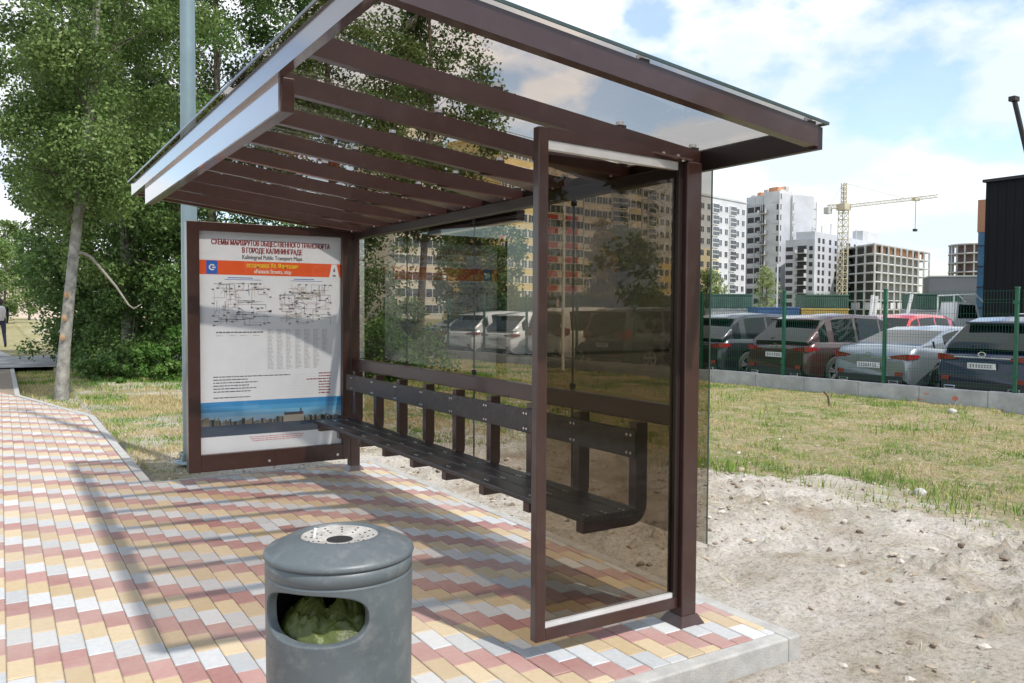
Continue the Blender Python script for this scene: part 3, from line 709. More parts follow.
# two line maps
rr = random.Random(3)
LC = [flat('map_line_%s' % n, c) for n, c in (('slate', (.40, .42, .48)), ('mauve', (.50, .42, .47)), ('ochre', (.58, .52, .42)), ('dark', (.25, .26, .32)))]
for (ua, ub) in ((.09, .48), (.55, .92)):
    mb = MB()
    line(mb, ua + .1, .205, ub - .12, .205, .006, BLUE); line(mb, ua + .08, .213, ub - .06, .213, .004, BLUE)
    for _ in range(85):
        u = rr.uniform(ua, ub); v = rr.uniform(.235, .41); mt = rr.choice(LC); lay = rr.randint(1, 3)
        for s_ in range(rr.randint(1, 4)):
            if rr.random() < .5: u2, v2 = min(ub, max(ua, u + rr.uniform(-.12, .12))), v
            elif rr.random() < .7: u2, v2 = u, min(.42, max(.23, v + rr.uniform(-.06, .06)))
            else: u2, v2 = min(ub, max(ua, u + rr.uniform(-.07, .07))), min(.42, max(.23, v + rr.uniform(-.03, .03)))
            line(mb, u, v, u2, v2, .0035, mt, lay); u, v = u2, v2
        if rr.random() < .5: prt(mb, u - .006, v - .002, u + .01, v + .003, DGREY, 4)
    shp(mb, 'route_map', IP)
def words(mb, u0, u1, v, h, mat, gap=.3):
    u = u0
    while u < u1 - .004:
        w = rr.uniform(.01, .035); prt(mb, u, v - h / 2, min(u + w, u1), v + h / 2, mat, 1); u += w + .0045
mb = MB(); words(mb, .11, .43, .453, .006, DGREY)
for u in (.11, .20, .27, .36): words(mb, u, u + .045, .468, .003, GREYT)
for cu in range(7):
    ua = .46 + cu * .066; nrows = 30 if cu < 6 else 17
    for k in range(nrows): words(mb, ua, ua + rr.uniform(.028, .046), .442 + k * .0063, .0024, GREYT)
shp(mb, 'timetable', IP)
mb = MB()
for k in range(8):
    v = .655 + k * .0135
    if k != 6: words(mb, .09, [.62, .32, .39, .33, .38, .34, .3, .34][k], v, .0045, DGREY)
    line(mb, .64, v, .8, v, .0008, GREYT); words(mb, .83 if k != 2 else .74, .92, v - .002, .005, DRED)
shp(mb, 'contact_list', IP)
mb = MB(); 
SKYP = [flat('print_sky_%s' % n, c) for n, c in (('deep', (.05, .28, .62)), ('mid', (.09, .36, .68)), ('light', (.18, .46, .72)), ('pale', (.30, .52, .70)))]
for k in range(4): prt(mb, 0, .768 + k * .023, 1, .768 + (k + 1) * .023, SKYP[k])
WAT = flat('print_water', (.06, .09, .14)); WAT2 = flat('print_water_light', (.10, .14, .20))
prt(mb, 0, .872, 1, .925, WAT)
BLD = [flat('print_block_%s' % n, c) for n, c in (('sand', (.30, .27, .22)), ('leaf', (.035, .06, .03)), ('slate', (.16, .18, .2)), ('cream', (.52, .48, .40)), ('roof', (.09, .09, .11)))]
u = 0
while u < 1:
    w = rr.uniform(.006, .022); h = rr.uniform(.012, .03) + (.014 if u < .14 and rr.random() < .5 else 0); prt(mb, u, .876 - h, min(1, u + w), .876, rr.choice(BLD[:3]), 2); u += w * .9
prt(mb, .57, .845, .72, .876, BLD[3], 3); prt(mb, .575, .832, .715, .845, BLD[4], 3); prt(mb, .69, .815, .702, .835, BLD[4], 3)
for _ in range(30):
    u = rr.uniform(0, .95); v = rr.uniform(.878, .922); line(mb, u, v, u + rr.uniform(.02, .06), v, .002, WAT2, 2)
shp(mb, 'river_view', IP)
mb = MB(); PINK = flat('print_pink_red', (.62, .30, .33))
for k in range(3): words(mb, .33 + .01 * k, .72 - .01 * k, .938 + k * .009, .004, PINK)
shp(mb, 'small_print', IP)
mb = MB(); mb.box(px0 - .004, yb - .030, pz0 - .004, px0 + PW + .004, yb - .024, pz0 + PH + .004, CLEAR); shp(mb, 'cover_glass', IP)

# ---------------------------------------------------------------- lamp post
POLE = pmat('galvanised_pole', (.20, .27, .29), .38, .5, var=.1, scale=2)
lp = thing('lamp_post', 'tall grey green lamp post rising behind the poster panel', 'lamp post', at(190, 7.95))
mb = MB(); mb.tube([(0, 0, 0), (0, 0, 3), (.012, 0, 9)], [.078, .072, .05], POLE, 24); mb.build('pole', lp)
mb = MB(); mb.lathe([(0, .03), (.15, .03), (.15, 0)], POLE, 16); mb.box(-.095, -.095, .03, .095, .095, .10, POLE, .01)
for a_ in range(4):
    q = a_ * math.pi / 2 + .6; mb.tube([(.12 * math.cos(q), .12 * math.sin(q), .03), (.12 * math.cos(q), .12 * math.sin(q), .07)], .014, BOLT, 6)
mb.build('flange', lp)
mb = MB(); mb.tube([(.01, 0, 8.9), (-.3, -.1, 9.3), (-1.0, -.4, 9.5)], [.04, .035, .03], POLE, 12); mb.box(-1.6, -.62, 9.42, -.95, -.32, 9.55, SILVER, .03); mb.build('lamp_arm', lp)

# ---------------------------------------------------------------- bin
bc = at(339, 2.56); bp = thing('litter_bin', 'round blue grey plastic litter bin with oval opening and ashtray lid', 'litter bin', bc)
camdir = math.atan2(-bc.y, -bc.x); RB = .226
hole_a = camdir - R(25); ha = R(47); hz = .598; hh = .078
mb = MB()
A0, A1_, Z0, Z1 = hole_a - ha - R(6), hole_a + ha + R(6), hz - hh - .03, hz + hh + .008
def cyl(r, a_, z): return (r * math.cos(a_), r * math.sin(a_), z)
def rad(z): return RB - .006 * (1 - min(1, z / .7))
# body: band below, band above, side band, patch with the hole
mb.lathe([(rad(0) - .02, 0), (rad(0), .02)] + [(rad(z), z) for z in np.linspace(.05, Z0, 8)], PLASTIC, 96)
mb.lathe([(rad(Z1), Z1), (RB, .688), (RB - .004, .6905), (RB - .004, .6935), (RB, .696), (RB, .738), (RB - .01, .7385)], PLASTIC, 96)
mb.lathe([(rad(z), z) for z in np.linspace(Z0, Z1, 6)], PLASTIC, 60, a0=A1_, a1=A0 + 2 * math.pi)
nr = 64; rings = []
for t in (0, .35, .7, .9, 1.0):
    ring = []
    for k in range(nr):
        q = 2 * math.pi * k / nr; c_, s_ = math.cos(q), math.sin(q)
        m_ = max(abs(c_), abs(s_)); sq = (c_ / m_, s_ / m_)
        e = 2.6; rr_ = (abs(c_) ** e + abs(s_) ** e) ** (-1 / e); el = (rr_ * c_, rr_ * s_)
        ax = sq[0] * (A1_ - A0) / 2 * (1 - t) + el[0] * ha * t; cz = (Z0 + Z1) / 2 * (1 - t) + hz * t
        zz = cz + sq[1] * (Z1 - Z0) / 2 * (1 - t) + el[1] * hh * t
        ring.append(((A0 + A1_) / 2 * (1 - t) + hole_a * t + ax, zz))
    rings.append([cyl(rad(z_), a_, z_) for a_, z_ in ring])
last = rings[-1]; ring = []
for k, v in enumerate(last):
    q = 2 * math.pi * k / nr; L_ = math.hypot(v[0], v[1]); f_ = (L_ - .006) / L_
    ring.append((v[0] * f_, v[1] * f_, v[2] - math.sin(q) * .004))
rings.append(ring); ring2 = []
for v in ring:
    L_ = math.hypot(v[0], v[1]); f_ = (L_ - .022) / L_; ring2.append((v[0] * f_, v[1] * f_, v[2]))
rings.append(ring2)
vs = [v for r_ in rings for v in r_]; fs = []
for i in range(len(rings) - 1):
    for k in range(nr): fs.append((i * nr + k, i * nr + (k + 1) % nr, (i + 1) * nr + (k + 1) % nr, (i + 1) * nr + k))
mb.add(vs, fs, PLASTIC, True)
body = mb.build('body', bp)
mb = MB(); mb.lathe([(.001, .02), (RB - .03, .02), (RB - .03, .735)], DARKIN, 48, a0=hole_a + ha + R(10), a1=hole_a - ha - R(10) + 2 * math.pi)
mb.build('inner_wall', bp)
mb = MB(); prof = [(RB - .012, .7385), (RB + .003, .7388), (RB + .005, .744), (RB + .003, .753), (RB - .006, .760), (RB - .02, .764), (.165, .786), (.136, .797), (.128, .7985), (.122, .797), (.118, .790)]
mb.lathe(prof, PLASTIC, 96); lid = mb.build('lid', bp)
mb = MB(); mb.lathe([(.118, .7905), (.112, .7885), (.085, .7835), (.05, .7785), (.040, .777)], ASHM, 64); mb.lathe([(.0005, .772), (.036, .7765), (.041, .7775)], BLK, 24)
for k in range(12):
    q = 2 * math.pi * k / 12
    for r_, dz in ((.104, .7872), (.088, .7842), (.070, .7812)):
        mb.tube([(r_ * math.cos(q + r_), r_ * math.sin(q + r_), dz - .002), (r_ * math.cos(q + r_), r_ * math.sin(q + r_), dz + .0012)], .0035, BLK, 8)
at_ray = mb.build('ashtray', lid)
mb = MB(); e_ = Vector((math.cos(TH), -math.sin(TH), 0)) * -.080 + Vector((0, 0, .783)); mb.tube([e_, e_ + Vector((.004, -.003, .028))], .005, WHITE, 10)
o = mb.build('cigarette_end'); o.location = bc; tag(o, 'white cigarette end stuck upright in the ashtray of the bin', 'cigarette')
# bag: crumpled sheet
mb = MB(); n1_, n2_ = 70, 40; vs = []
for i in range(n1_ + 1):
    for j in range(n2_ + 1):
        u, v = i / n1_, j / n2_
        a_ = hole_a - R(75) + R(150) * u; r_ = RB - .034 - .12 * v
        z = .50 + .15 * v ** .6 - .02 * v + .02 * math.sin(u * 9) * v
        cr = float(fbm(u * 7, v * 4 + 2, 3, 71)) - .5; cr2 = abs(float(vnoise(u * 13 + v * 3, v * 3 + u * 4, 73)) - .5) + .6 * abs(float(vnoise(u * 31 - v * 6, v * 5 + u * 7, 75)) - .5)
        r_ -= cr * .035; z += cr * .055 - cr2 * .03
        vs.append(cyl(min(r_, RB - .036), a_, z))
fs = [(i * (n2_ + 1) + j, (i + 1) * (n2_ + 1) + j, (i + 1) * (n2_ + 1) + j + 1, i * (n2_ + 1) + j + 1) for i in range(n1_) for j in range(n2_)]
mb.add(vs, fs, BAGM, True); o = mb.build('bin_bag'); o.location = bc; tag(o, 'crumpled green plastic bag showing through the opening of the litter bin', 'bag')

# ---------------------------------------------------------------- plinth wall and mesh fence
def onw(s, n=0.0, z=0.0): p = WA + WD * s + WN * n; return Vector((p[0], p[1], z))
wt = thing('plinth_wall', 'low grey precast concrete wall running under the green mesh fence', 'wall', onw(0, 0, -.2), math.atan2(WD[1], WD[0]))
s0, s1 = -24.0, 11.0; n_ = int((s1 - s0) / 1.17)
PAINT = pmat('red_spray_paint', (.60, .16, .12), .8, dirt=(.42, .42, .42), dirt_amt=1.0, scale=9)
for i in range(n_):
    a_ = s0 + (s1 - s0) * i / n_; b_ = s0 + (s1 - s0) * (i + 1) / n_
    mb = MB(); dz = random.uniform(-.012, .012)
    mb.box(a_ + .004, -.0, -.3, b_ - .004, .11, .305 + dz, WALLC, .01); mb.build('wall_block', wt)
mb = MB()
def blob(cx, cz, r_, w=1.0, n=14):
    poly = [(cx + w * r_ * (1 + .25 * math.sin(k * 3.1 + cx)) * math.cos(2 * math.pi * k / n), cz + r_ * (1 + .25 * math.cos(k * 2.3)) * math.sin(2 * math.pi * k / n)) for k in range(n)]
    mb.add([(x, .0025 - .005, z) for x, z in poly], [list(range(n))[::-1]], PAINT)
blob(5.62, .13, .045, 1.2); blob(5.1, .17, .012, 5); blob(5.0, .06, .010, 6)
mb.build('paint_mark', wt)
fe = thing('mesh_fence', 'green welded wire fence standing on the low concrete wall', 'fence', onw(0, .055, .105), math.atan2(WD[1], WD[0]))
FT = 1.78   # top above the plinth
posts = [6.58, 4.25, 2.01, -.22, -2.4, -4.6, -6.83, -9.0, -11.1, -13.3, -15.5, -17.7, 8.85]
posts.sort()
for s_ in posts:
    mb = MB(); mb.box(s_ - .03, -.03, .002, s_ + .03, .03, FT + .02, GREENP, .006); mb.box(s_ - .036, -.036, FT + .02, s_ + .036, .036, FT + .045, GREENP, .004)
    mb.box(s_ - .05, -.045, FT - .25, s_ + .05, -.031, FT - .19, GREENP, .003); mb.box(s_ - .05, -.045, .25, s_ + .05, -.031, .31, GREENP, .003)
    mb.build('fence_post', fe)
wire = GREENP
for a_, b_ in zip(posts[:-1], posts[1:]):
    mb = MB(); n = int((b_ - a_ - .07) / .05); r_ = .0021
    for k in range(n + 1):
        s_ = a_ + .035 + (b_ - a_ - .07) * k / n
        mb.add([(s_ - r_, .034, .03), (s_ + r_, .034, .03), (s_, .0395, .03), (s_ - r_, .034, FT), (s_ + r_, .034, FT), (s_, .0395, FT)], [(0, 1, 4, 3), (1, 2, 5, 4), (2, 0, 3, 5)], wire)
    for z in (.06, .26, .31, .51, .71, .91, .96, 1.16, 1.36, 1.56, 1.61, 1.76):
        mb.add([(a_ + .031, .0402, z - r_), (b_ - .031, .0402, z - r_), (b_ - .031, .0402, z + r_), (a_ + .031, .0402, z + r_), (a_ + .031, .046, z), (b_ - .031, .046, z)], [(0, 1, 2, 3), (0, 4, 5, 1), (3, 2, 5, 4)], wire)
    mb.build('wire_panel', fe)

# ---------------------------------------------------------------- cars
def paint(name, col, metal=.3): return pmat(name, col, .28, metal, var=.03, scale=2, coat=1.0, dirt=tuple(c * .6 + .06 for c in col), dirt_amt=.12)
CGL = pmat('car_window', (.006, .009, .011), .02, coat=0, spec=.3)
TYRE = pmat('tyre_rubber', (.018, .018, .018), .8, bump=.2); RIM = pmat('alloy_rim', (.55, .56, .58), .28, .8)
TAILR = pmat('red_tail_lamp', (.20, .008, .010), .12, coat=1.0); CHROME = pmat('chrome', (.75, .76, .78), .12, 1.0)
PLATE = pmat('number_plate', (.72, .73, .74), .4); CBLK = pmat('car_black_trim', (.02, .02, .022), .5); WRED = TAILR
def interp(pts, x): return float(np.interp(x, [p[0] for p in pts], [p[1] for p in pts]))
KIND = {
 'suv': dict(L=4.85, W=1.89, rw=.37, ax=(.98, 3.80), belt=[(0, .86), (.06, .98), (.2, 1.06), (1.2, 1.05), (3.4, 1.0), (4.3, .95), (4.75, .80), (4.85, .62)],
             bot=[(0, .42), (.1, .30), (.5, .25), (4.4, .25), (4.85, .33)], roof=[(.14, 1.06), (.30, 1.20), (.78, 1.58), (1.1, 1.655), (1.9, 1.69), (2.7, 1.66), (3.0, 1.58), (3.72, .99)],
             rg=(.16, .76), fg=(2.98, 3.7), pil=((.78, .98), (1.72, 1.80), (2.62, 2.68)), rt=.74),
 'sedan': dict(L=4.9, W=1.86, rw=.34, ax=(1.08, 3.92), belt=[(0, .80), (.05, .96), (.18, 1.05), (.6, 1.04), (1.2, .99), (3.6, .93), (4.5, .84), (4.8, .70), (4.9, .58)],
               bot=[(0, .38), (.1, .26), (.5, .2), (4.4, .2), (4.9, .28)], roof=[(.50, 1.04), (.75, 1.10), (1.55, 1.36), (1.9, 1.42), (2.4, 1.44), (2.8, 1.41), (3.05, 1.34), (3.85, .92)],
               rg=(.55, 1.56), fg=(3.03, 3.83), pil=((1.0, 1.35), (2.1, 2.17), (2.7, 2.76)), rt=.70),
 'van': dict(L=4.9, W=1.92, rw=.36, ax=(.95, 3.85), belt=[(0, .95), (.05, 1.08), (.15, 1.12), (1.2, 1.10), (3.6, 1.05), (4.4, .98), (4.8, .80), (4.9, .62)],
             bot=[(0, .42), (.1, .32), (.5, .27), (4.4, .27), (4.9, .34)], roof=[(.06, 1.12), (.12, 1.3), (.28, 1.72), (.5, 1.80), (1.9, 1.84), (2.8, 1.80), (3.1, 1.70), (3.85, 1.06)],
             rg=(.07, .27), fg=(3.08, 3.8), pil=((.28, .45), (1.55, 1.64), (2.6, 2.67)), rt=.80)}
def make_car(kind, pm, label, loc, rz, name='parked_car', cat='car', group='cars parked behind the mesh fence', rimm=RIM, rails=False):
    K = KIND[kind]; L_, W_ = K['L'], K['W'] / 2
    t = thing(name, label, cat, loc, rz, group)
    xs = sorted(set([0, .03, .07, .12, .2] + list(np.arange(.25, L_ - .2, .055)) + [L_ - .12, L_ - .06, L_ - .02, L_]))
    def hw(x): return W_ * (1 - .13 * math.exp(-x / .13) - .16 * math.exp(-(L_ - x) / .16))
    def bot(x):
        z = interp(K['bot'], x)
        for ax in K['ax']:
            d = K['rw'] + .055
            if abs(x - ax) < d: z = max(z, K['rw'] + math.sqrt(d * d - (x - ax) ** 2))
        return z
    mb = MB(); vs = []; m = 13
    for x in xs:
        zb, zt, w = bot(x), interp(K['belt'], x), hw(x); z0_ = interp(K['bot'], x)
        hood = x > K['roof'][-1][0] - .05
        zs = [(w * .96, zb), (w, max(zb, z0_ + .12)), (w * 1.0, max(zb + .01, z0_ + (zt - z0_) * .45)), (w * .985, max(zb + .02, zt - .16)), (w * .955, zt - .05), (w * .90, zt), (0, zt + (.045 if hood else .02))]
        row = [(x, y, z) for y, z in zs] + [(x, -y, z) for y, z in zs[-2::-1]]
        vs += row
    fs = []
    for i in range(len(xs) - 1):
        for k in range(m - 1): fs.append((i * m + k, (i + 1) * m + k, (i + 1) * m + k + 1, i * m + k + 1))
    vs = [(x + .13 * max(0, 1 - x / .6) * min(1.4, ((z - .58) / .45) ** 2), y, z) for x, y, z in vs]
    mb.add(vs, fs, pm, True)
    mb.add(vs[:m], [list(range(m))], pm); mb.add(vs[-m:], [list(range(m))[::-1]], pm)
    fix_normals(mb.build('body', t))
    # cabin
    rx = [p[0] for p in K['roof']]
    cx = sorted(set(rx + list(np.arange(rx[0], rx[-1], .06)) + [q for p_ in K['pil'] for q in p_]))
    paintb = MB(); glassb = MB(); vs = []; m2 = 9
    for x in cx:
        zt = interp(K['belt'], x) - .01; zr_ = max(interp(K['roof'], x), zt + .004); w = hw(x) * .90; f = (zr_ - zt) / .62; f = max(0, min(1, f))
        wr = w * (1 - (1 - K['rt'] / .90) * f)
        zs = [(w, zt), (w * .55 + wr * .45, zt + (zr_ - zt) * .42), (wr * 1.015, zt + (zr_ - zt) * .86), (wr * .93, zr_ - .012 * f), (0, zr_ + .012)]
        vs += [(x, y, z) for y, z in zs] + [(x, -y, z) for y, z in zs[-2::-1]]
    pb, gb = [], []
    for i in range(len(cx) - 1):
        xm = (cx[i] + cx[i + 1]) / 2
        for k in range(m2 - 1):
            f = (i * m2 + k, (i + 1) * m2 + k, (i + 1) * m2 + k + 1, i * m2 + k + 1)
            side = k in (0, 1, 6, 7); win = False
            if side: win = K['rg'][0] + .35 < xm < K['fg'][1] - .25 and not any(a_ < xm < b_ for a_, b_ in K['pil'])
            if k in (3, 4): win = K['rg'][0] < xm < K['rg'][1] - .03 or K['fg'][0] < xm < K['fg'][1]
            if k in (2, 5): win = False
            (gb if win else pb).append(f)
    paintb.add(vs, pb, pm, True); glassb.add(vs, gb, CGL, True)
    fix_normals(paintb.build('roof', t)); fix_normals(glassb.build('window', t)); split_loose('window', t)
    # dark underside
    mb = MB(); mb.box(.25, -W_ + .24, .2, L_ - .3, W_ - .24, .82, CBLK); mb.build('underbody', t)
    # wheels
    for ax in K['ax']:
        for sd in (-1, 1):
            yc = sd * (W_ - .115); rw = K['rw']; mb = MB()
            prof = [(rw - .09, -.105), (rw - .02, -.11), (rw, -.09), (rw, .09), (rw - .02, .11), (rw - .11, .105)]
            vs = []; n = 28
            for r_, a_ in prof:
                for k in range(n): q = 2 * math.pi * k / n; vs.append((ax + r_ * math.cos(q), yc + sd * a_, rw + r_ * math.sin(q)))
            fs = [(i * n + k, i * n + (k + 1) % n, (i + 1) * n + (k + 1) % n, (i + 1) * n + k) for i in range(len(prof) - 1) for k in range(n)]
            mb.add(vs, fs, TYRE, True)
            mb.add([(ax + (rw - .09) * math.cos(2 * math.pi * k / n), yc + sd * .03, rw + (rw - .09) * math.sin(2 * math.pi * k / n)) for k in range(n)], [list(range(n))], CBLK)
            wh = mb.build('wheel', t)
            mb = MB(); Rr = rw - .10
            ring = []
            for r_, a_ in ((Rr, .105), (Rr - .03, .10), (Rr - .035, .07), (Rr, .07)):
                ring += [(ax + r_ * math.cos(2 * math.pi * k / n), yc + sd * a_, rw + r_ * math.sin(2 * math.pi * k / n)) for k in range(n)]
            mb.add(ring, [(i * n + k, i * n + (k + 1) % n, ((i + 1) % 4) * n + (k + 1) % n, ((i + 1) % 4) * n + k) for i in range(4) for k in range(n)], rimm, True)
            for k in range(5):
                q = 2 * math.pi * k / 5 + .3
                for dq in (-.13, .13):
                    a0 = Vector((math.cos(q + dq * .4), 0, math.sin(q + dq * .4))); tn = Vector((-math.sin(q), 0, math.cos(q)))
                    pA = Vector((ax, yc + sd * .095, rw)) + a0 * .03; pB = Vector((ax, yc + sd * .098, rw)) + Vector((math.cos(q + dq * 1.3), 0, math.sin(q + dq * 1.3))) * (Rr - .025)
                    wv = tn * .017; dn = Vector((0, -sd * .03, 0))
                    mb.add([pA - wv, pA + wv, pB + wv, pB - wv, pA - wv + dn, pA + wv + dn, pB + wv + dn, pB - wv + dn], [(0, 1, 2, 3), (4, 7, 6, 5), (0, 3, 7, 4), (1, 5, 6, 2), (0, 4, 5, 1)], rimm)
            mb.tube([(ax, yc + sd * .07, rw), (ax, yc + sd * .102, rw)], .05, rimm, 14)
            mb.build('rim', wh)
    zt = interp(K['belt'], .1); sed = kind == 'sedan'
    # rear lamps wrapping the corner
    for sd in (-1, 1):
        mb = MB(); zl = (.78 if sed else .84) if kind != 'van' else .92; h_ = .12 if kind != 'van' else .30
        pl = []
        for x, kk, top, bo in ((.024, .50, .6, .25), (.024, .70, .85, .1), (.036, .865, 1.0, 0.), (.05, .945, 1.0, .05), (.14, .985, .95, .15), (.30, 1.004, .8, .35)):
            yy = sd * (hw(0) * kk / .87 if x < .04 else hw(x) * 1.006)
            pl.append((x, yy, zl + h_ * bo, zl + h_ * top))
        vs = [(a_, b_, c_) for a_, b_, c_, d_ in pl] + [(a_, b_, d_) for a_, b_, c_, d_ in pl]; n = len(pl)
        mb.add(vs, [(i, i + 1, n + i + 1, n + i) for i in range(n - 1)], TAILR, False)
        mb.add([(a_ + .03, b_ * .985, c_) for a_, b_, c_ in vs], [(i + 1, i, n + i, n + i + 1) for i in range(n - 1)], TAILR, False)
        mb.build('tail_lamp', t)
        mb = MB(); mb.box(-.022, sd * (W_ * .72) - .07, .46, -.005, sd * (W_ * .72) + .07, .54, TAILR, .006); mb.build('reflector', t)
        mb = MB(); mb.box(.6, 0, 0, .601, .001, .001, pm)
        mx = K['fg'][1] - .45; zm = interp(K['belt'], mx) + .08
        mb = MB(); mb.box(mx, sd * (W_ + .03), zm - .07, mx + .12, sd * (W_ + .22), zm + .09, pm, .025); mb.box(mx + .03, sd * (W_ - .12), zm - .05, mx + .09, sd * (W_ + .04), zm - .01, CBLK); mb.build('mirror', t)
        mb = MB()
        for hx in ((1.28, 2.25) if sed else (1.25, 2.2)): mb.box(hx, sd * hw(hx) * .985, zt - .16, hx + .2, sd * (hw(hx) * .985 + .025), zt - .13, pm, .006)
        mb.build('door_handle', t)
        mb = MB(); mb.box(K['ax'][0] + .5, sd * W_ * .985, .30, K['ax'][1] - .5, sd * (W_ * 1.006), .40, CBLK); 
        for dx in (1.75, 2.85): mb.box(dx, sd * (hw(dx) * 1.0015) - .002, .42, dx + .010, sd * (hw(dx) * 1.0015) + .002, zt - .17, CBLK)
        mb.build('side_trim', t)
        mb = MB(); ex = sd * W_ * .62; mb.box(-.03, ex - .11, .30, .06, ex + .11, .37, CHROME, .015); mb.box(-.033, ex - .085, .317, -.028, ex + .085, .353, BLK); mb.build('exhaust_tip', t)
    mb = MB(); mb.box(-.018, -W_ * .80, .30, .05, W_ * .80, .45, CBLK, .02); mb.build('rear_bumper_trim', t)
    mb = MB(); mb.box(-.024, -.26, (.60 if sed else .70), -.012, .26, (.71 if sed else .81), PLATE, .003)
    pl_ = mb.build('number_plate', t)
    mb = MB(); rz_ = random.Random(hash(label) & 255)
    for k in range(8):
        yy = .20 - k * .052; zz = .625 if sed else .725
        mb.box(-.0265, yy - .016, zz, -.0245, yy + .008, zz + .06, BLK)
        mb.box(-.0275, yy - .009, zz + .014, -.0267, yy + .001, zz + .046, PLATE)
    mb.build('plate_characters', pl_)
    mb = MB(); zc = (.80 if sed else .90); mb.box(-.022, -W_ * .55, zc, .0, W_ * .55, zc + .022, CHROME, .004); mb.build('chrome_strip', t)
    ez = zc + .07; mb = MB(); n = 20
    ringv = []
    for r_ in (1.0, .72):
        for k in range(n): ringv.append((-.012 if ez < .99 else .03, .075 * r_ * math.cos(2 * math.pi * k / n), ez + .05 * r_ * math.sin(2 * math.pi * k / n)))
    mb.add(ringv, [(k, (k + 1) % n, n + (k + 1) % n, n + k) for k in range(n)], CHROME)
    mb.build('badge', t)
    if not sed:
        mb = MB(); xr = K['rg'][1]; zz = interp(K['roof'], xr + .03)
        mb.box(xr - .22, -W_ * .66, zz - .055, xr + .1, W_ * .66, zz - .015, pm, .012); mb.build('spoiler', t)
        mb = MB(); mb.tube([(.30, 0, 1.16), (.18, .30, 1.12)], .01, CBLK, 6); mb.build('rear_wiper', t)
    if rails:
        mb = MB()
        for sd in (-1, 1): mb.tube([(1.0, sd * .66, 1.62), (1.1, sd * .66, 1.70), (2.6, sd * .66, 1.71), (2.75, sd * .66, 1.63)], .016, SILVER, 8)
        mb.build('roof_rail', t)
    return t
HEAD = math.atan2(WN[1], WN[0]); PZ = -.262
P_BLACK = paint('black_car_paint', (.012, .013, .016)); P_MAROON = paint('dark_brown_car_paint', (.05, .02, .018)); P_SILV = paint('silver_car_paint', (.22, .25, .28), .55)
P_NAVY = paint('navy_car_paint', (.008, .014, .05)); P_WHITE = paint('white_car_paint', (.75, .76, .77), 0); P_RED = paint('red_car_paint', (.45, .015, .02)); P_GREY = paint('grey_car_paint', (.05, .055, .06), .5)
def park(s_, n_, kind, pm, label, turn=0, **k): return make_car(kind, pm, label, onw(s_, n_, PZ), HEAD + turn, **k)
park(5.75, .75, 'suv', P_NAVY, 'navy crossover at the right end of the row behind the fence', R(-5))
park(3.50, .85, 'sedan', P_SILV, 'silver sedan parked between the maroon and the navy crossover', R(-6))
park(1.18, .95, 'suv', P_MAROON, 'dark maroon crossover parked left of the silver sedan', R(-8))
park(-1.15, .9, 'suv', P_BLACK, 'black crossover seen just right of the near shelter post', R(-6))
park(-4.55, 1.0, 'van', P_GREY, 'tall dark grey van seen through the tinted side glass', R(-2))
park(-7.25, 1.0, 'van', P_WHITE, 'white van seen past the left edge of the tinted side panel', R(1))
park(-9.55, .9, 'suv', P_WHITE, 'white crossover nearest the middle of the shelter back glass')
park(-11.8, .9, 'suv', paint('pearl_car_paint', (.62, .63, .64), .1), 'pearl crossover left of the white crossover behind the back glass', R(2))
park(-14.1, .9, 'sedan', P_GREY, 'grey sedan at the left end of the row behind the back glass')
# second row
bk = 'cars in the second row of the car park'
park(1.0, 9.2, 'suv', P_RED, 'red hatchback roof showing above the silver sedan', R(180), group=bk)
park(3.4, 9.0, 'suv', P_BLACK, 'black crossover with roof rails behind the navy crossover', group=bk, rails=True)
park(6.2, 8.0, 'suv', P_WHITE, 'white crossover behind the navy crossover at the right edge', group=bk, rails=True)
park(-2.4, 9.5, 'sedan', P_SILV, 'silver car behind the black crossover near the shelter post', group=bk)
park(-5.5, 9.5, 'sedan', P_WHITE, 'white sedan in the second row left of the silver car', group=bk)
park(2.2, 17, 'suv', P_GREY, 'grey crossover far back under the green containers', group=bk)

# ---------------------------------------------------------------- trees
def leaf_mat(name, a_, b_, c_): return tone_mat(name, [a_, b_, c_], .5, .35)
L_BIRCH = leaf_mat('poplar_leaf', (.07, .12, .03), (.13, .21, .055), (.24, .31, .11))
L_DARK = leaf_mat('dark_leaf', (.05, .10, .024), (.095, .175, .045), (.18, .26, .08))
L_BUSH = leaf_mat('bush_leaf', (.04, .11, .015), (.08, .17, .03), (.15, .25, .06))
L_PALE = leaf_mat('pale_leaf', (.17, .22, .09), (.26, .32, .13), (.34, .38, .18))
L_RUST = leaf_mat('yellowing_leaf', (.20, .14, .03), (.34, .24, .05), (.4, .32, .1))
BARKW = pmat('pale_bark', (.24, .235, .21), .9, var=.35, scale=5, bump=.6, bscale=25, dirt=(.07, .065, .055), dirt_amt=.9)
BARKD = pmat('grey_bark', (.13, .11, .09), .95, var=.3, scale=6, bump=.7, bscale=25)
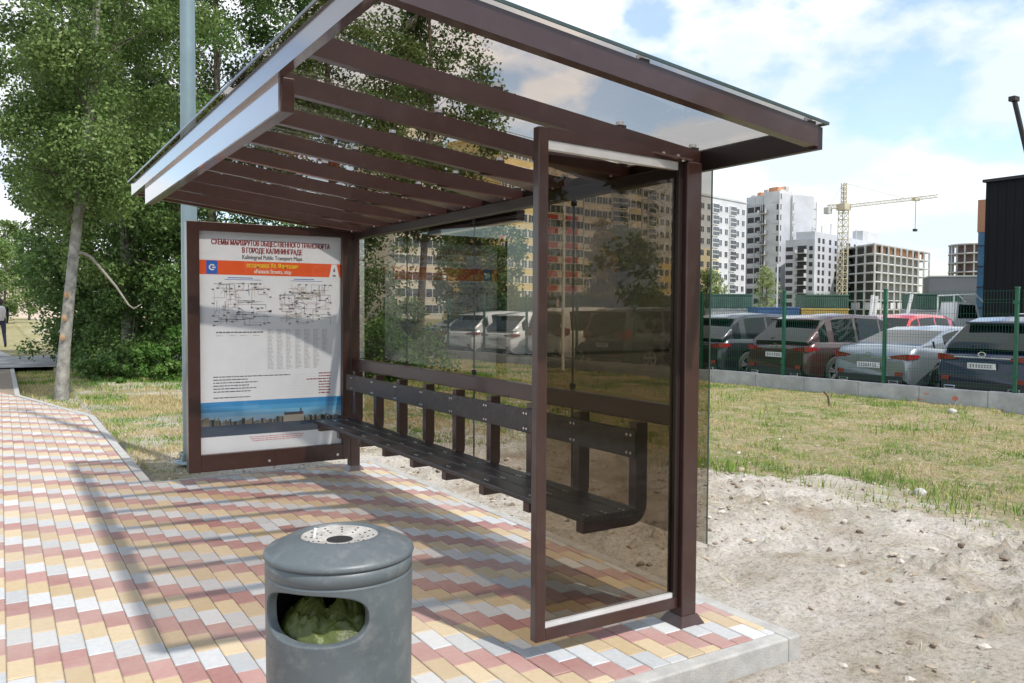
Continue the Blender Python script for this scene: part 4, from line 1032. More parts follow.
def leaves(clumps, per, size, mat, parent, name='crown', rs=None):
    """clumps: (centre, radius) list; quads scattered through each clump"""
    C_ = np.array([c for c, r in clumps]); Rr = np.array([r for c, r in clumps])
    idx = rng.integers(0, len(C_), per); d = rng.normal(0, 1, (per, 3)); d /= np.linalg.norm(d, axis=1, keepdims=True)
    rad_ = rng.random(per) ** (1 / 2.2); P = C_[idx] + d * (rad_ * Rr[idx])[:, None] * [1, 1, .8]
    nrm = d * .5 + rng.normal(0, .6, (per, 3)) + [0, 0, .35]; nrm /= np.linalg.norm(nrm, axis=1, keepdims=True)
    t = np.cross(nrm, rng.normal(0, 1, (per, 3))); t /= np.linalg.norm(t, axis=1, keepdims=True); b = np.cross(nrm, t)
    s_ = size * rng.uniform(.6, 1.3, per)[:, None]
    V_ = np.stack([P - t * s_ * .55, P + b * s_ * .38 , P + t * s_ * .6, P - b * s_ * .38], 1).reshape(-1, 3)
    ct = rng.random(len(C_))[idx] * .5
    tone = np.clip(ct + rng.normal(.22, .18, per), 0, 1)
    return np_mesh(name, V_, 4, mat, tone, parent)
def tree(name, label, loc, h, cr, base, nleaf, lm, bark, size=.09, lean=(0, 0), tr=.11, cat='tree', group=None, nclump=150, clr=(.28, .7), seed=1, shape='oval', sub=False):
    rd = random.Random(seed); t = thing(name, label, cat, loc, 0, group)
    def axis(z): k = z / h; return Vector((lean[0] * k + .12 * math.sin(k * 5 + seed) * (h / 10), lean[1] * k + .1 * math.sin(k * 4 + seed * 2) * (h / 10), z))
    mb = MB(); pts = [axis(h * .96 * i / 14) for i in range(15)]; pts[0].z = -.1
    rads = [tr * (1.25 if i == 0 else 1) * (1 - .9 * (i / 14)) ** .8 + .01 for i in range(15)]
    mb.tube(pts, rads, bark, 12)
    clumps = []
    for i in range(nclump):
        k = rd.random(); z = base + (h - base) * k
        if shape == 'oval': prof = math.sin(math.pi * min(1, (k * .9 + .08))) ** .6
        elif shape == 'column': prof = min(1, 1.25 * (1 - k) ** .5) * (.6 + .4 * min(1, k * 6))
        else: prof = (1 - k) ** .8
        a_ = rd.uniform(0, 2 * math.pi); rr_ = cr * prof * rd.random() ** .45 * rd.uniform(.75, 1.1)
        c = axis(z) + Vector((rr_ * math.cos(a_), rr_ * math.sin(a_), rd.uniform(-.2, .2)))
        clumps.append((tuple(c), rd.uniform(*clr)))
        if i % 4 == 0:
            z0_ = max(.15 * h, z - rr_ * rd.uniform(.5, 1.1)); s0_ = axis(z0_); mid = (s0_ + c) / 2 + Vector((rd.uniform(-.1, .1), rd.uniform(-.1, .1), rd.uniform(.0, .25)))
            r0 = max(.010, tr * .30 * (1 - z0_ / h)); mb.tube([s0_, mid, c], [r0, r0 * .5, .005], BARKD, 6, cap=False)
    tk = mb.build('trunk', t)
    leaves(clumps, nleaf, size, lm, t)
    return t, tk, axis
def bush(label, loc, w, h, nleaf, lm, size=.07, seed=1, name='bush', group=None, cat='bush', nstem=7):
    rd = random.Random(seed); t = thing(name, label, cat, loc, 0, group); cl = []; mb = MB()
    for i in range(int(18 + 10 * w)):
        a_ = rd.uniform(0, 6.28); r_ = w * rd.random() ** .5; z = h * rd.uniform(.12, 1) * (1 - .45 * (r_ / w) ** 2)
        c = (r_ * math.cos(a_), r_ * math.sin(a_), z); cl.append((c, rd.uniform(.18, .38) * min(1.3, h / 1.5)))
        if i < nstem: mb.tube([(c[0] * .2, c[1] * .2, -.05), (c[0] * .6, c[1] * .6, z * .5), c], [.022, .015, .005], BARKD, 6, cap=False)
    mb.build('stem', t); leaves(cl, nleaf, size, lm, t, 'foliage'); return t
G1 = 'trees standing left of the shelter'
t, tk, ax_ = tree('poplar_tree', 'tall poplar with pale scarred leaning trunk at the edge of the paving', (1.02, 16.3, -.05), 12.5, 1.9, 3.3, 95000, L_BIRCH, BARKW, .060, (.62, -.4), .088, group=G1, nclump=230, clr=(.25, .62), seed=5)
mb = MB(); p0 = ax_(2.45); mb.tube([p0, p0 + Vector((.12, -.07, .03)), p0 + Vector((.25, -.14, -.04)), p0 + Vector((.42, -.23, -.27)), p0 + Vector((.62, -.32, -.55)), p0 + Vector((.80, -.4, -.86)), p0 + Vector((.88, -.43, -.93)), p0 + Vector((1.0, -.46, -.85))], [.03, .028, .026, .024, .02, .016, .012, .006], pmat('grey_branch', (.22, .20, .17), .9), 8); mb.build('dead_branch', t)
mb = MB()
for z in (1.35, 1.75, 1.02):
    p0 = ax_(z); mb.lathe([(.001, .012), (.035, .010), (.055, 0)], pmat('cut_wood', (.32, .2, .12), .9), 14)
    k = 14 * 3; vs = mb.v[-k:]; mb.v[-k:] = [(p0.x - .05 + v[0] * .8, p0.y - .105 - v[2], p0.z + v[1]) for v in vs]
mb.build('pruning_scar', t)
tree('poplar_tree', 'second pale stemmed poplar just right of the scarred trunk', at(118, 20.5, -.05), 13.5, 2.7, 2.2, 72000, L_BIRCH, BARKW, .078, (.5, 0), .11, group=G1, nclump=230, seed=8)
tree('leafy_tree', 'dense green tree rising directly behind the lamp post', at(212, 21, -.05), 13, 3.0, 1.2, 72000, L_DARK, BARKD, .08, (0, 0), .13, group=G1, nclump=240, clr=(.35, .8), seed=11)
tree('leafy_tree', 'tall tree seen above the canopy left edge and through its glass', at(330, 22.5, -.05), 12.5, 2.6, .8, 52000, L_DARK, BARKD, .088, (0, 0), .13, group=G1, nclump=230, clr=(.35, .75), seed=13)
tree('leafy_tree', 'tree whose crown shows through the canopy glass right of the others', at(425, 25, -.1), 12.2, 2.3, 4.0, 26000, L_DARK, BARKD, .11, (0, 0), .12, group=G1, nclump=150, clr=(.35, .7), seed=17)
tree('leafy_tree', 'slender tree furthest left with sky showing through it', at(84, 25, -.05), 12, 1.8, .6, 26000, L_DARK, BARKD, .10, (-.4, 0), .10, group=G1, nclump=170, clr=(.3, .65), seed=19)
tree('leafy_tree', 'low dense tree filling the gap behind the two pale trunks', at(135, 24, -.05), 8, 3.2, .3, 40000, L_DARK, BARKD, .12, (0, 0), .10, group=G1, nclump=220, clr=(.4, .9), seed=23)
G2 = 'bushes beneath the trees by the shelter'
for i, (px, w_, ww, h_, lm, lb) in enumerate([
    (150, 17.2, .75, .75, L_BUSH, 'bright green bush left of the poster panel'), (108, 17.8, .7, .9, L_DARK, 'dark low bush beside the scarred poplar trunk'),
    (68, 21.5, .9, 2.0, L_DARK, 'tall shaded bush left of the pale trunks'), (176, 18.5, .9, 1.1, L_BUSH, 'green bush partly hidden by the left edge of the poster panel'),
    (125, 20, 1.2, 2.4, L_DARK, 'big dark shrub between the two poplar trunks'), (368, 18.5, 1.0, 1.75, L_BUSH, 'sunlit bush at the far left of the back glass'),
    (402, 20.5, 1.15, 1.75, L_BUSH, 'sunlit bush by the end of the wall behind the back glass'), (235, 20, 1.6, 2.6, L_DARK, 'broad bush hidden mostly behind the poster panel')]):
    bush(lb, at(px, w_, -.1), ww, h_, int(5500 * ww), lm, .075, 40 + i, group=G2)
tree('leafy_tree', 'leafy tree beyond the white cars seen through the back glass', at(478, 37, -.2), 6.8, 2.1, 1.0, 24000, L_DARK, BARKD, .13, nclump=150, clr=(.35, .8), seed=29, group='trees beyond the car park')
tree('leafy_tree', 'round dark tree beyond the parked van seen through the side glass', at(622, 48, -.2), 6.0, 2.5, .8, 18000, L_DARK, BARKD, .15, nclump=130, clr=(.4, .9), seed=31, group='trees beyond the car park')
tree('sapling', 'thin yellowing sapling left of the round dark tree', at(601, 46, -.2), 6.6, .8, 2.6, 3000, L_RUST, BARKD, .14, nclump=40, clr=(.25, .5), seed=33, group='trees beyond the car park')
tree('sapling', 'pale green young tree right of the near shelter post', at(706, 75, -.2), 5.6, 1.5, .8, 4000, L_PALE, BARKD, .2, nclump=60, clr=(.4, .9), seed=35, group='trees beyond the car park')
tree('sapling', 'thin pale green sapling before the tall white tower', at(766, 85, -.2), 6.0, 1.1, .8, 1900, L_PALE, BARKD, .2, nclump=50, clr=(.4, .8), seed=37, group='trees beyond the car park')
# unseen trees added behind the camera to darken the side glass reflection
for i, (x_, y_) in enumerate([(8, -23), (14, -19), (20, -14), (26, -9), (32, -3)]):
    tree('reflection_tree', ['first', 'second', 'third', 'fourth', 'fifth'][i] + ' added unseen tree behind the stop, giving the side glass a dark reflection', (x_, y_, -.1), 8.5, 3.4, .8, 7000, L_DARK, BARKD, .28, nclump=60, clr=(.7, 1.3), seed=80 + i, group='unseen trees added for the side glass reflection')
# far trees at the left edge
for i, (px, w_, h_) in enumerate([(-25, 60, 9), (6, 78, 9.5), (30, 95, 10)]):
    tree('leafy_tree', ['distant tree cut by the left picture edge', 'distant tree above the far end of the path', 'distant tree right of the far path'][i], at(px, w_, 0), h_, 2.8, 1, 9000, L_BIRCH, BARKD, .2, nclump=80, clr=(.5, 1.1), seed=60 + i, group='distant trees along the far path')

# ---------------------------------------------------------------- buildings
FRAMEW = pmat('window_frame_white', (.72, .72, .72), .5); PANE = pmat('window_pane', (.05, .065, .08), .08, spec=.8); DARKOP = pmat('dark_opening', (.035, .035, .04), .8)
def wall_mat(name, c, v=.06): return pmat(name, c, .85, var=v, scale=.25, bump=.1, bscale=3)
def win_mesh(w, h):
    mb = MB(); mb.box(-w / 2, -.05, 0, w / 2, .02, h, FRAMEW)
    n = 2; g = .09; pw = (w - g * 3) / 2
    for k in range(2): mb.box(-w / 2 + g + k * (pw + g), -.06, g, -w / 2 + g + k * (pw + g) + pw, -.052, h - g, PANE)
    o = mb.build('window'); me = o.data; bpy.data.objects.remove(o); return me
WM = win_mesh(1.6, 1.6); WM2 = win_mesh(1.0, 1.6)
mbg = MB(); mbg.box(-1.5, -.5, 0, 1.5, .02, 2.35, FRAMEW)
for k in range(4):
    for z in (.12, 1.25): mbg.box(-1.42 + k * .72, -.512, z, -1.42 + k * .72 + .66, -.502, z + 1.0, PANE)
o_ = mbg.build('glazed_balcony'); GM = o_.data; bpy.data.objects.remove(o_)
def building(name, label, pa, pb, depth, h, mat, fh=2.85, cols=None, mats=None, z0=-.3, winm=None, group=None, roofm=None, baymat=None, cat='building', skip=0, balc=()):
    """box with its front wall from pa to pb (left to right as seen), windows in a grid"""
    pa = Vector((pa[0], pa[1], 0)); pb = Vector((pb[0], pb[1], 0)); d = pb - pa; L_ = d.length; rz = math.atan2(d.y, d.x)
    t = thing(name, label, cat, (pa.x, pa.y, z0), rz, group)
    mb = MB(); mb.box(0, 0, 0, L_, depth, h, mat); mb.build('wall', t)
    mb = MB(); mb.box(-.2, -.2, h + .002, L_ + .2, depth + .2, h + .5, roofm or mat); mb.build('roof', t)
    nf = int(h / fh); cols = cols or max(1, int(L_ / 3.2)); cnt = 0; rest = MB()
    for f in range(nf - 1, -1, -1):
        for c in range(cols):
            x = L_ * (c + .5) / cols; z = f * fh + .9
            if c in balc: me_, z, nm = GM, f * fh + .35, 'glazed_balcony'
            else: me_, nm = (winm or WM), 'window'
            if cnt < 100:
                o = bpy.data.objects.new(nm, me_); COL.objects.link(o); o.parent = t; o.location = (x, 0, z); cnt += 1
            else:
                rest.box(x - .8, -.06, z, x + .8, -.002, z + 1.6, PANE)
    if rest.v: tag(rest.build('windows', t), kind='stuff')
    if baymat:
        for (c0, c1, f0, f1, bm_) in baymat:
            mb = MB(); mb.box(L_ * c0, -.035, f0 * fh, L_ * c1, -.002, f1 * fh, bm_); mb.build('colour_field', t)
    return t
YW = wall_mat('yellow_render', (.60, .47, .22)); CW = wall_mat('cream_render', (.60, .55, .46)); RW = wall_mat('red_render', (.38, .07, .07)); WW = wall_mat('white_render', (.50, .52, .56)); LY = wall_mat('pale_yellow_render', (.62, .54, .36))
gA = 'apartment blocks beyond the car park'
building('apartment_block', 'pale yellow apartment block furthest left behind the back glass', at(395, 140), at(442, 146), 14, 33, CW, 2.85, 7, group=gA)
building('apartment_block', 'yellow apartment block seen just left of the side panel', at(500, 150), at(546, 160), 14, 33, YW, 2.85, 7, group=gA, baymat=[(.0, .06, 0, 11, RW)])
building('apartment_block', 'apartment block with red lower balconies seen through the side glass', at(547, 163), at(582, 168), 14, 31, CW, 2.85, 7, group=gA, balc=(), baymat=[(.0, .28, 0, 7.2, RW), (.44, .85, 0, 7.2, RW)])
building('apartment_block', 'cream apartment block in the middle of the side glass', at(583, 170), at(640, 180), 14, 31, CW, 2.85, 10, group=gA, balc=(5, 6), baymat=[(.0, .45, 0, 4, LY)])
building('apartment_block', 'pale apartment block at the right part of the side glass', at(641, 182), at(684, 195), 14, 31, WW, 2.85, 8, group=gA, balc=(1,), baymat=[(.4, 1.0, 0, 4.6, YW)])
building('apartment_block', 'white apartment block emerging right of the near shelter post', at(685, 198), at(744, 218), 14, 29.8, WW, 2.85, 10, group=gA, balc=(4, 7), baymat=[(.0, .55, 0, 6, LY)])
# construction tower
CONCR = wall_mat('raw_concrete', (.42, .42, .42), .12); CONCL = wall_mat('light_block_wall', (.50, .51, .52), .08); BRK = wall_mat('orange_brick', (.45, .22, .12), .15); CONCD = wall_mat('shaded_grey_panel', (.44, .46, .50), .08)  # darker panel puts shade on tower's left wing; stepped blocks are grey themselves
g3 = 'unfinished towers beyond the car park'
def opening_grid(t, L_, nf, fh, cols, w, h, zoff=.8, name='opening', y=-.04, lim=100, jit=0):
    cnt = 0
    for f in range(nf - 1, -1, -1):
        for x in cols:
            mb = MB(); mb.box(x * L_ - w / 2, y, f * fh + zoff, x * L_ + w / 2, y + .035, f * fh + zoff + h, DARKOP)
            if cnt < lim: mb.build(name, t); cnt += 1
def tower(label, pa, pb, depth, h, fh, mat, cols, w=1.5, hh=1.6, lines=None, group=g3, z0=-.3, name='unfinished_tower', balc=None, side=None):
    pa = Vector((pa[0], pa[1], 0)); pb = Vector((pb[0], pb[1], 0)); d = pb - pa; L_ = d.length; rz = math.atan2(d.y, d.x)
    t = thing(name, label, 'building', (pa.x, pa.y, z0), rz, group)
    mb = MB(); mb.box(0, 0, 0, L_, depth, h, mat); mb.build('wall', t)
    nf = int(h / fh)
    opening_grid(t, L_, nf, fh, cols, w, hh)
    if lines:
        mb = MB()
        for f in range(nf + 1): mb.box(0, -.12, f * fh - .12, L_, -.002, f * fh + .12, lines)
        for k in range(5): mb.box(L_ * k / 4 - .15, -.11, 0, L_ * k / 4 + .15, -.003, h, lines)
        mb.build('floor_lines', t)
    if balc:
        for b0, b1 in balc:
            for f in range(nf):
                mb = MB(); mb.box(L_ * b0, -1.4, f * fh, L_ * b1, -.05, f * fh + .2, CONCR); mb.box(L_ * b0, -1.45, f * fh + .2, L_ * b0 + .15, -.05, f * fh + 1.1, CONCR); mb.box(L_ * b1 - .15, -1.45, f * fh + .2, L_ * b1, -.05, f * fh + 1.1, CONCR)
                mb.box(L_ * b0 + .15, -1.3, f * fh + 1.2, L_ * b1 - .15, -.045, f * fh + fh - .3, DARKOP) if False else None
                mb.build('balcony', t)
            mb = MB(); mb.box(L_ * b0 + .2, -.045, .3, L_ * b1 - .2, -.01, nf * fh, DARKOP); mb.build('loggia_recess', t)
    return t, L_, nf
t, L_, nf = tower('tall white unfinished tower, its left wing with balconies greyed as the shaded side', at(745, 236), at(777, 226), 14, 33.8, 2.85, CONCD, (.08, .18, .30, .37, .76, .84, .93), 1.2, 1.5, lines=CONCR, balc=((.44, .68),))
mb = MB()
for k in range(5): mb.box(L_ * k / 5 + .5, 1, 33.81, L_ * k / 5 + 1.8, 3, 34.4 + .5 * (k % 3), BRK if k % 2 else CONCR)
mb.build('parapet_block', t)
t, L_, nf = tower('middle bay of the tall tower with dark window openings', at(777, 226), at(790, 229), 5, 34.4, 2.85, CONCL, (.2, .5, .8), 1.2, 1.5)
mb = MB(); mb.box(.5, 1, 34.41, L_ * .6, 4, 35.6, BRK); mb.box(L_ * .7, 1, 34.41, L_ - .3, 3, 36.0, CONCR); mb.build('parapet_block', t)
t, L_, nf = tower('right bay of the tall tower with blank white panels', at(790, 228), at(814, 242), 5, 33.4, 2.85, CONCL, (.02,), .9, 1.5, lines=CONCR)
# stepped building
t, L_, nf = tower('stepped unfinished block left of the yellow crane with balconies', at(784, 222), at(813, 216), 1.2, 20.6, 2.1, CONCD, (.08, .2, .88), 1.0, 1.1, balc=((.4, .75),))
t, L_, nf = tower('unfinished block standing directly behind the yellow crane mast', at(813, 217), at(886, 262), 5, 22.6, 2.1, CONCD, (.05, .10, .18, .25, .32, .50, .56, .62, .68, .74, .80, .86, .93), 1.5, 1.3, balc=((.38, .44),))
mb = MB()
for k in range(9): mc_ = MB(); mc_.tube([(L_ * (k + .5) / 9, 2, 22.5), (L_ * (k + .5) / 9, 2, 24 + (k * 7 % 3))], .16, CONCR, 6); mc_.build('roof_column', t)
mb.box(L_ * .66, 1, 22.61, L_ * .9, 4, 25.8, CONCL); mb.build('roof_hut', t)
# concrete skeleton
sk = thing('concrete_frame_building', 'open concrete frame building right of the yellow crane', 'building', at(873, 212, -.3), 0, g3)
cA = at(838, 232) - at(873, 212); cB = at(928, 245) - at(873, 212); nf = 8; fh = 2.4
def quad(mb, z0, z1, mat, k=1.0, o=Vector((0, 0, 0))):
    p = [o, o + cB * k, o + cB * k + cA * k, o + cA * k]; vs = [(q.x, q.y, z0) for q in p] + [(q.x, q.y, z1) for q in p]
    mb.add(vs, [(0, 1, 5, 4), (1, 2, 6, 5), (2, 3, 7, 6), (3, 0, 4, 7), (4, 5, 6, 7), (3, 2, 1, 0)], mat)
for f in range(1, nf + 1):
    mb = MB(); quad(mb, f * fh - .3, f * fh, CONCL if f < nf else CONCR); mb.build('floor_slab', sk)
mb = MB(); o3 = (cA + cB) * .13; quad(mb, 0, nf * fh - .32, wall_mat('grey_interior', (.24, .24, .22)), .74, o3); mb.build('core_wall', sk)
for dv, n in ((cB, 9), (cA, 4)):
    u = dv.normalized()
    for k in range(n + 1):
        if k == 0 and dv is cA: continue
        c = dv * (k / n) * .985 + u * .2; mb = MB()
        mb.tube([(c.x, c.y, 0), (c.x, c.y, nf * fh - .3)], .32, CONCR, 4, smooth=False); mb.build('column', sk)
mb = MB()
for dv, n in ((cB, 8), (cA, 3)):
    for k in range(n):
        a_ = dv * ((k + .15) / n); b_ = dv * ((k + .85) / n); nrm = Vector((dv.y, -dv.x, 0)).normalized() * .1
        for f in (1,):
            mb.add([(a_.x, a_.y, f * fh + .02), (b_.x, b_.y, f * fh + .02), (b_.x, b_.y, f * fh + 1.7), (a_.x, a_.y, f * fh + 1.7), (a_.x + nrm.x, a_.y + nrm.y, f * fh + .02), (b_.x + nrm.x, b_.y + nrm.y, f * fh + .02), (b_.x + nrm.x, b_.y + nrm.y, f * fh + 1.7), (a_.x + nrm.x, a_.y + nrm.y, f * fh + 1.7)],
                   [(0, 1, 2, 3), (4, 5, 6, 7), (0, 4, 7, 3), (1, 2, 6, 5), (3, 7, 6, 2)], CONCL)
mb.build('infill_wall', sk)
for k in range(8):
    mb = MB()
    a_ = cB * ((k + .2) / 8) + cA * .1; b_ = cB * ((k + .8) / 8) + cA * .1
    mb.add([(a_.x, a_.y, 7 * fh), (b_.x, b_.y, 7 * fh), (b_.x, b_.y, 8 * fh - .31), (a_.x, a_.y, 8 * fh - .31)], [(0, 1, 2, 3)], BRK)
    mb.build('brick_infill', sk)
# round skeleton further right
rk = thing('round_frame_building', 'rounded unfinished frame building left of the black facade', 'building', at(978, 250, -.3), 0, g3)
for f in range(1, 9):
    mb = MB(); mb.lathe([(.1, f * 2.75 - .35), (8.6, f * 2.75 - .35), (8.6, f * 2.75), (.1, f * 2.75)], CONCR, 36); mb.build('floor_slab', rk)
mb = MB(); mb.lathe([(6.4, 0), (6.4, 21.6)], wall_mat('dark_brick_interior', (.16, .11, .10)), 30); mb.build('core_wall', rk)
for k in range(20):
    q = 2 * math.pi * k / 20; mb = MB(); mb.tube([(8.2 * math.cos(q), 8.2 * math.sin(q), 0), (8.2 * math.cos(q), 8.2 * math.sin(q), 21.6)], .25, CONCR, 5); mb.build('column', rk)
# grey hall
hl = thing('grey_hall', 'low grey hall in front of the rounded unfinished building', 'building', at(928, 118, -.3), math.atan2((at(972, 118) - at(928, 120)).y, (at(972, 118) - at(928, 120)).x))
mb = MB(); mb.box(0, 0, 0, 6.3, 8, 6.7, wall_mat('grey_cladding', (.10, .11, .13))); mb.build('wall', hl); mb = MB(); mb.box(-.05, -.05, 6.702, 6.35, 8.05, 6.9, wall_mat('light_cladding', (.3, .32, .34))); mb.build('roof', hl)
for k in range(4): mb = MB(); mb.box(1 + k * 1.3, -.05, 2.3, 1.9 + k * 1.3, -.005, 3.3, PANE); mb.build('window', hl)
# black building
mF = MB(); pA = at(982, 46); pB = at(1130, 40); d = pB - pA; BLF = pmat('black_cladding', (.006, .0065, .008), .7, var=.15, scale=.3, spec=.2)
bl = thing('black_hall', 'tall black corrugated facade at the right edge of the picture', 'building', (pA.x, pA.y, -.3), math.atan2(d.y, d.x))
hB = zat(183, 46) + .3; mb = MB(); mb.box(0, 0, 0, d.length, 20, hB, BLF)
for k in range(int(d.length / .45)): mb.box(k * .45 + .03, -.014, .05, k * .45 + .20, -.001, hB - .05, BLF)
mb.build('wall', bl)
mb = MB(); mb.box(-.10, -.2, hB + .002, d.length + .2, 20.2, hB + .16, BLK); mb.build('roof_edge', bl)
pA = at(975.5, 62); pB = at(1000, 61); d = pB - pA; bw = thing('brown_glazed_tower', 'narrow brown and blue glazed facade beside the black hall', 'building', (pA.x, pA.y, -.3), math.atan2(d.y, d.x))
h1 = zat(232, 62) + .3; h2 = zat(200, 62) + .3; mb = MB(); mb.box(0, 0, 0, d.length, 5, h1, pmat('blue_glazing', (.05, .13, .22), .08, spec=.9)); mb.build('glazing', bw)
for k in range(5): mb = MB(); mb.box(-.03, -.04, h1 * k / 5 + .5, d.length, -.002, h1 * k / 5 + .58, BLK); mb.build('mullion', bw)
mb = MB(); mb.box(-.06, -.05, h1 + .002, d.length, 5, h2, wall_mat('brown_panel', (.33, .17, .10))); mb.build('wall', bw)

# tower crane
CY = pmat('crane_yellow', (.46, .42, .32), .6, var=.15, scale=.5)
cw = 203; cr = thing('tower_crane', 'yellow tower crane rising between the unfinished buildings', 'crane', at(841, cw, -.3)); right = Vector((math.cos(TH), -math.sin(TH), 0)); fwd = Vector((math.sin(TH), math.cos(TH), 0))
def lattice(mb, p, q, w, nseg, r_=.09):
    p = Vector(p); q = Vector(q); t_ = (q - p).normalized(); a_ = t_.cross(Vector((0, 0, 1)) if abs(t_.z) < .9 else Vector((1, 0, 0))).normalized(); b_ = t_.cross(a_)
    co = [(a_ * sx + b_ * sy) * w / 2 for sx, sy in ((1, 1), (1, -1), (-1, -1), (-1, 1))]
    for c in co: mb.tube([p + c, q + c], r_, CY, 4, smooth=False)
    for k in range(nseg):
        s_ = p + (q - p) * (k / nseg); e = p + (q - p) * ((k + 1) / nseg)
        for i in range(4):
            j = (i + 1) % 4; mb.tube([s_ + co[i], e + co[j]], r_ * .7, CY, 4, cap=False, smooth=False)
            mb.tube([s_ + co[i], s_ + co[j]], r_ * .6, CY, 4, cap=False, smooth=False)
zj = zat(207, cw) + .3; ztop = zat(184, cw) + .3
mb = MB(); lattice(mb, (0, 0, 0), (0, 0, zj), 1.7, 17, .12); mb.build('mast', cr)
mb = MB(); lattice(mb, (0, 0, zj), (0, 0, ztop), .9, 5, .12); mb.box(-1.2, -1.2, zj - 1, 1.2, 1.2, zj + .6, CY); mb.build('apex', cr)
jd = (right * 1.0 + fwd * -.25).normalized(); je = jd * 21
mb = MB(); lattice(mb, jd * 1.0 + Vector((0, 0, zj)), je + Vector((0, 0, zj + 1.9)), .65, 22, .06); mb.build('jib', cr)
mb = MB(); lattice(mb, jd * -1.0 + Vector((0, 0, zj)), jd * -3.8 + Vector((0, 0, zj - .1)), .9, 4, .08); mb.box(-.7, -.7, -1.6, .7, .7, 0, CONCR, M=Matrix.Translation(jd * -3.6 + Vector((0, 0, zj - .2)))); mb.build('counter_jib', cr)
mb = MB()
mb.tube([(0, 0, ztop), je * .65 + Vector((0, 0, zj + 1.6))], .05, CY, 4); mb.tube([(0, 0, ztop), jd * -3.5 + Vector((0, 0, zj))], .05, CY, 4); mb.build('tie_rope', cr)
mb = MB(); hk = je * .77; mb.tube([hk + Vector((0, 0, zj + 1.2)), hk + Vector((0, 0, zj - 6))], .07, BLK, 4); mb.box(-.5, -.3, -6.4, .5, .3, -5.8, BLK, M=Matrix.Translation(hk + Vector((0, 0, zj)))); mb.box(-.9, -.5, -.2, .9, .5, .5, CY, M=Matrix.Translation(hk + Vector((0, 0, zj + 1.1)))); mb.build('hook', cr)
# mobile crane boom
mc = thing('mobile_crane', 'dark telescopic crane boom above the black hall at the right edge', 'crane', at(1060, 75, -.3))
b1 = at(1008, 75) - at(1060, 75); z1_, z2_ = zat(103, 75) + .3, 3.0
mb = MB(); mb.tube([(0, 0, z2_), (b1.x * .5, b1.y * .5, (z1_ + z2_) / 2)], .34, BLK, 8); mb.tube([(b1.x * .5, b1.y * .5, (z1_ + z2_) / 2), (b1.x, b1.y, z1_)], .22, BLK, 8); mb.build('boom', mc)
mb = MB(); mb.box(-.55, -.3, -.22, .3, .3, .22, BLK, .05, Matrix.Translation((b1.x, b1.y, z1_ + .2))); mb.build('boom_head', mc)
mb = MB(); mb.box(-3, -1.3, .9, 4, 1.3, 2.1, CY, .1); mb.box(-1, -1.2, 2.1, 1.5, 1.2, 3.4, CY, .1)
for x in (-2, -.5, 1.5, 3): mb.tube([(x, -1.35, .55), (x, 1.35, .55)], .55, TYRE, 16)
mb.build('carrier', mc)

# containers, strips, frames
CG = pmat('dark_green_container', (.05, .10, .08), .6, var=.15, scale=.6); CB = pmat('blue_container', (.045, .10, .22), .6); CYL = pmat('yellow_container', (.42, .30, .08), .6)
def container(label, pxa, pxb, w_, ztop_, zbot, mat, n=20, dep=2.4, group='containers behind the car park'):
    a_ = at(pxa, w_); b_ = at(pxb, w_); d = b_ - a_; t = thing('shipping_container', label, 'container', (a_.x, a_.y, zbot), math.atan2(d.y, d.x), group)
    h_ = ztop_ - zbot; mb = MB(); mb.box(0, 0, 0, d.length, dep, h_, mat); step = d.length / n
    for k in range(n): mb.box(k * step + step * .2, -.05, .1, k * step + step * .7, -.002, h_ - .1, mat)
    mb.build('corrugated_wall', t); mb = MB(); mb.box(-.03, -.06, h_ - .12 + .125, d.length + .03, dep + .03, h_ + .10, mat); mb.build('top_rail', t); return t
w_ = 62
for lb, a_, b_, y0, y1, mt in (('dark green container right of the near shelter post', 712, 752, 296, 309, CG), ('dark green container behind the maroon crossover roof', 806, 848, 296, 309, CG), ('dark green container right of the green fence post', 916, 962, 294.5, 309, CG),
                              ('low blue container between two dark green ones', 757, 799, 309, 317, CB), ('low yellow container below the middle dark green one', 801, 848, 310, 317, CYL)):
    container(lb, a_, b_, w_ if mt is CG else w_ - 3, zat(y0, w_), zat(y1, w_) if mt is CG else -.26, mt)
# the green ones stand on a plinth of older containers
for lb, a_, b_ in (('pale weathered container under the dark green one near the post', 712, 751.5), ('pale weathered container under the middle dark green one', 806, 848), ('pale weathered container under the right dark green one', 916, 962)):
    container(lb, a_, b_, w_ + .1, zat(309, w_) - .12, -.26, pmat('weathered_grey', (.36, .37, .37), .7))
for lb, a_, b_, y0 in (('long dark green shed roof line behind the black crossover', 560, 700, 298), ('dark green shed far behind the white cars', 500, 556, 300)):
    container(lb, a_, b_, 66, zat(y0, 66), -.26, CG, 40)
fw = thing('white_steel_frame', 'pair of white leaning steel bars left of the open frame building base', 'frame', at(882, 55, -.26))
mb = MB()
for px, y0, px2, y1 in ((868, 318, 872, 295), (872, 318, 876, 296), (902, 318, 911, 294)):
    a_ = at(px, 55) - at(882, 55); b_ = at(px2, 55) - at(882, 55); mb.tube([(a_.x, a_.y, .01), (b_.x, b_.y, zat(y1, 55) + .26)], .11, WHITE, 6)
mb.build('leaning_bar', fw)
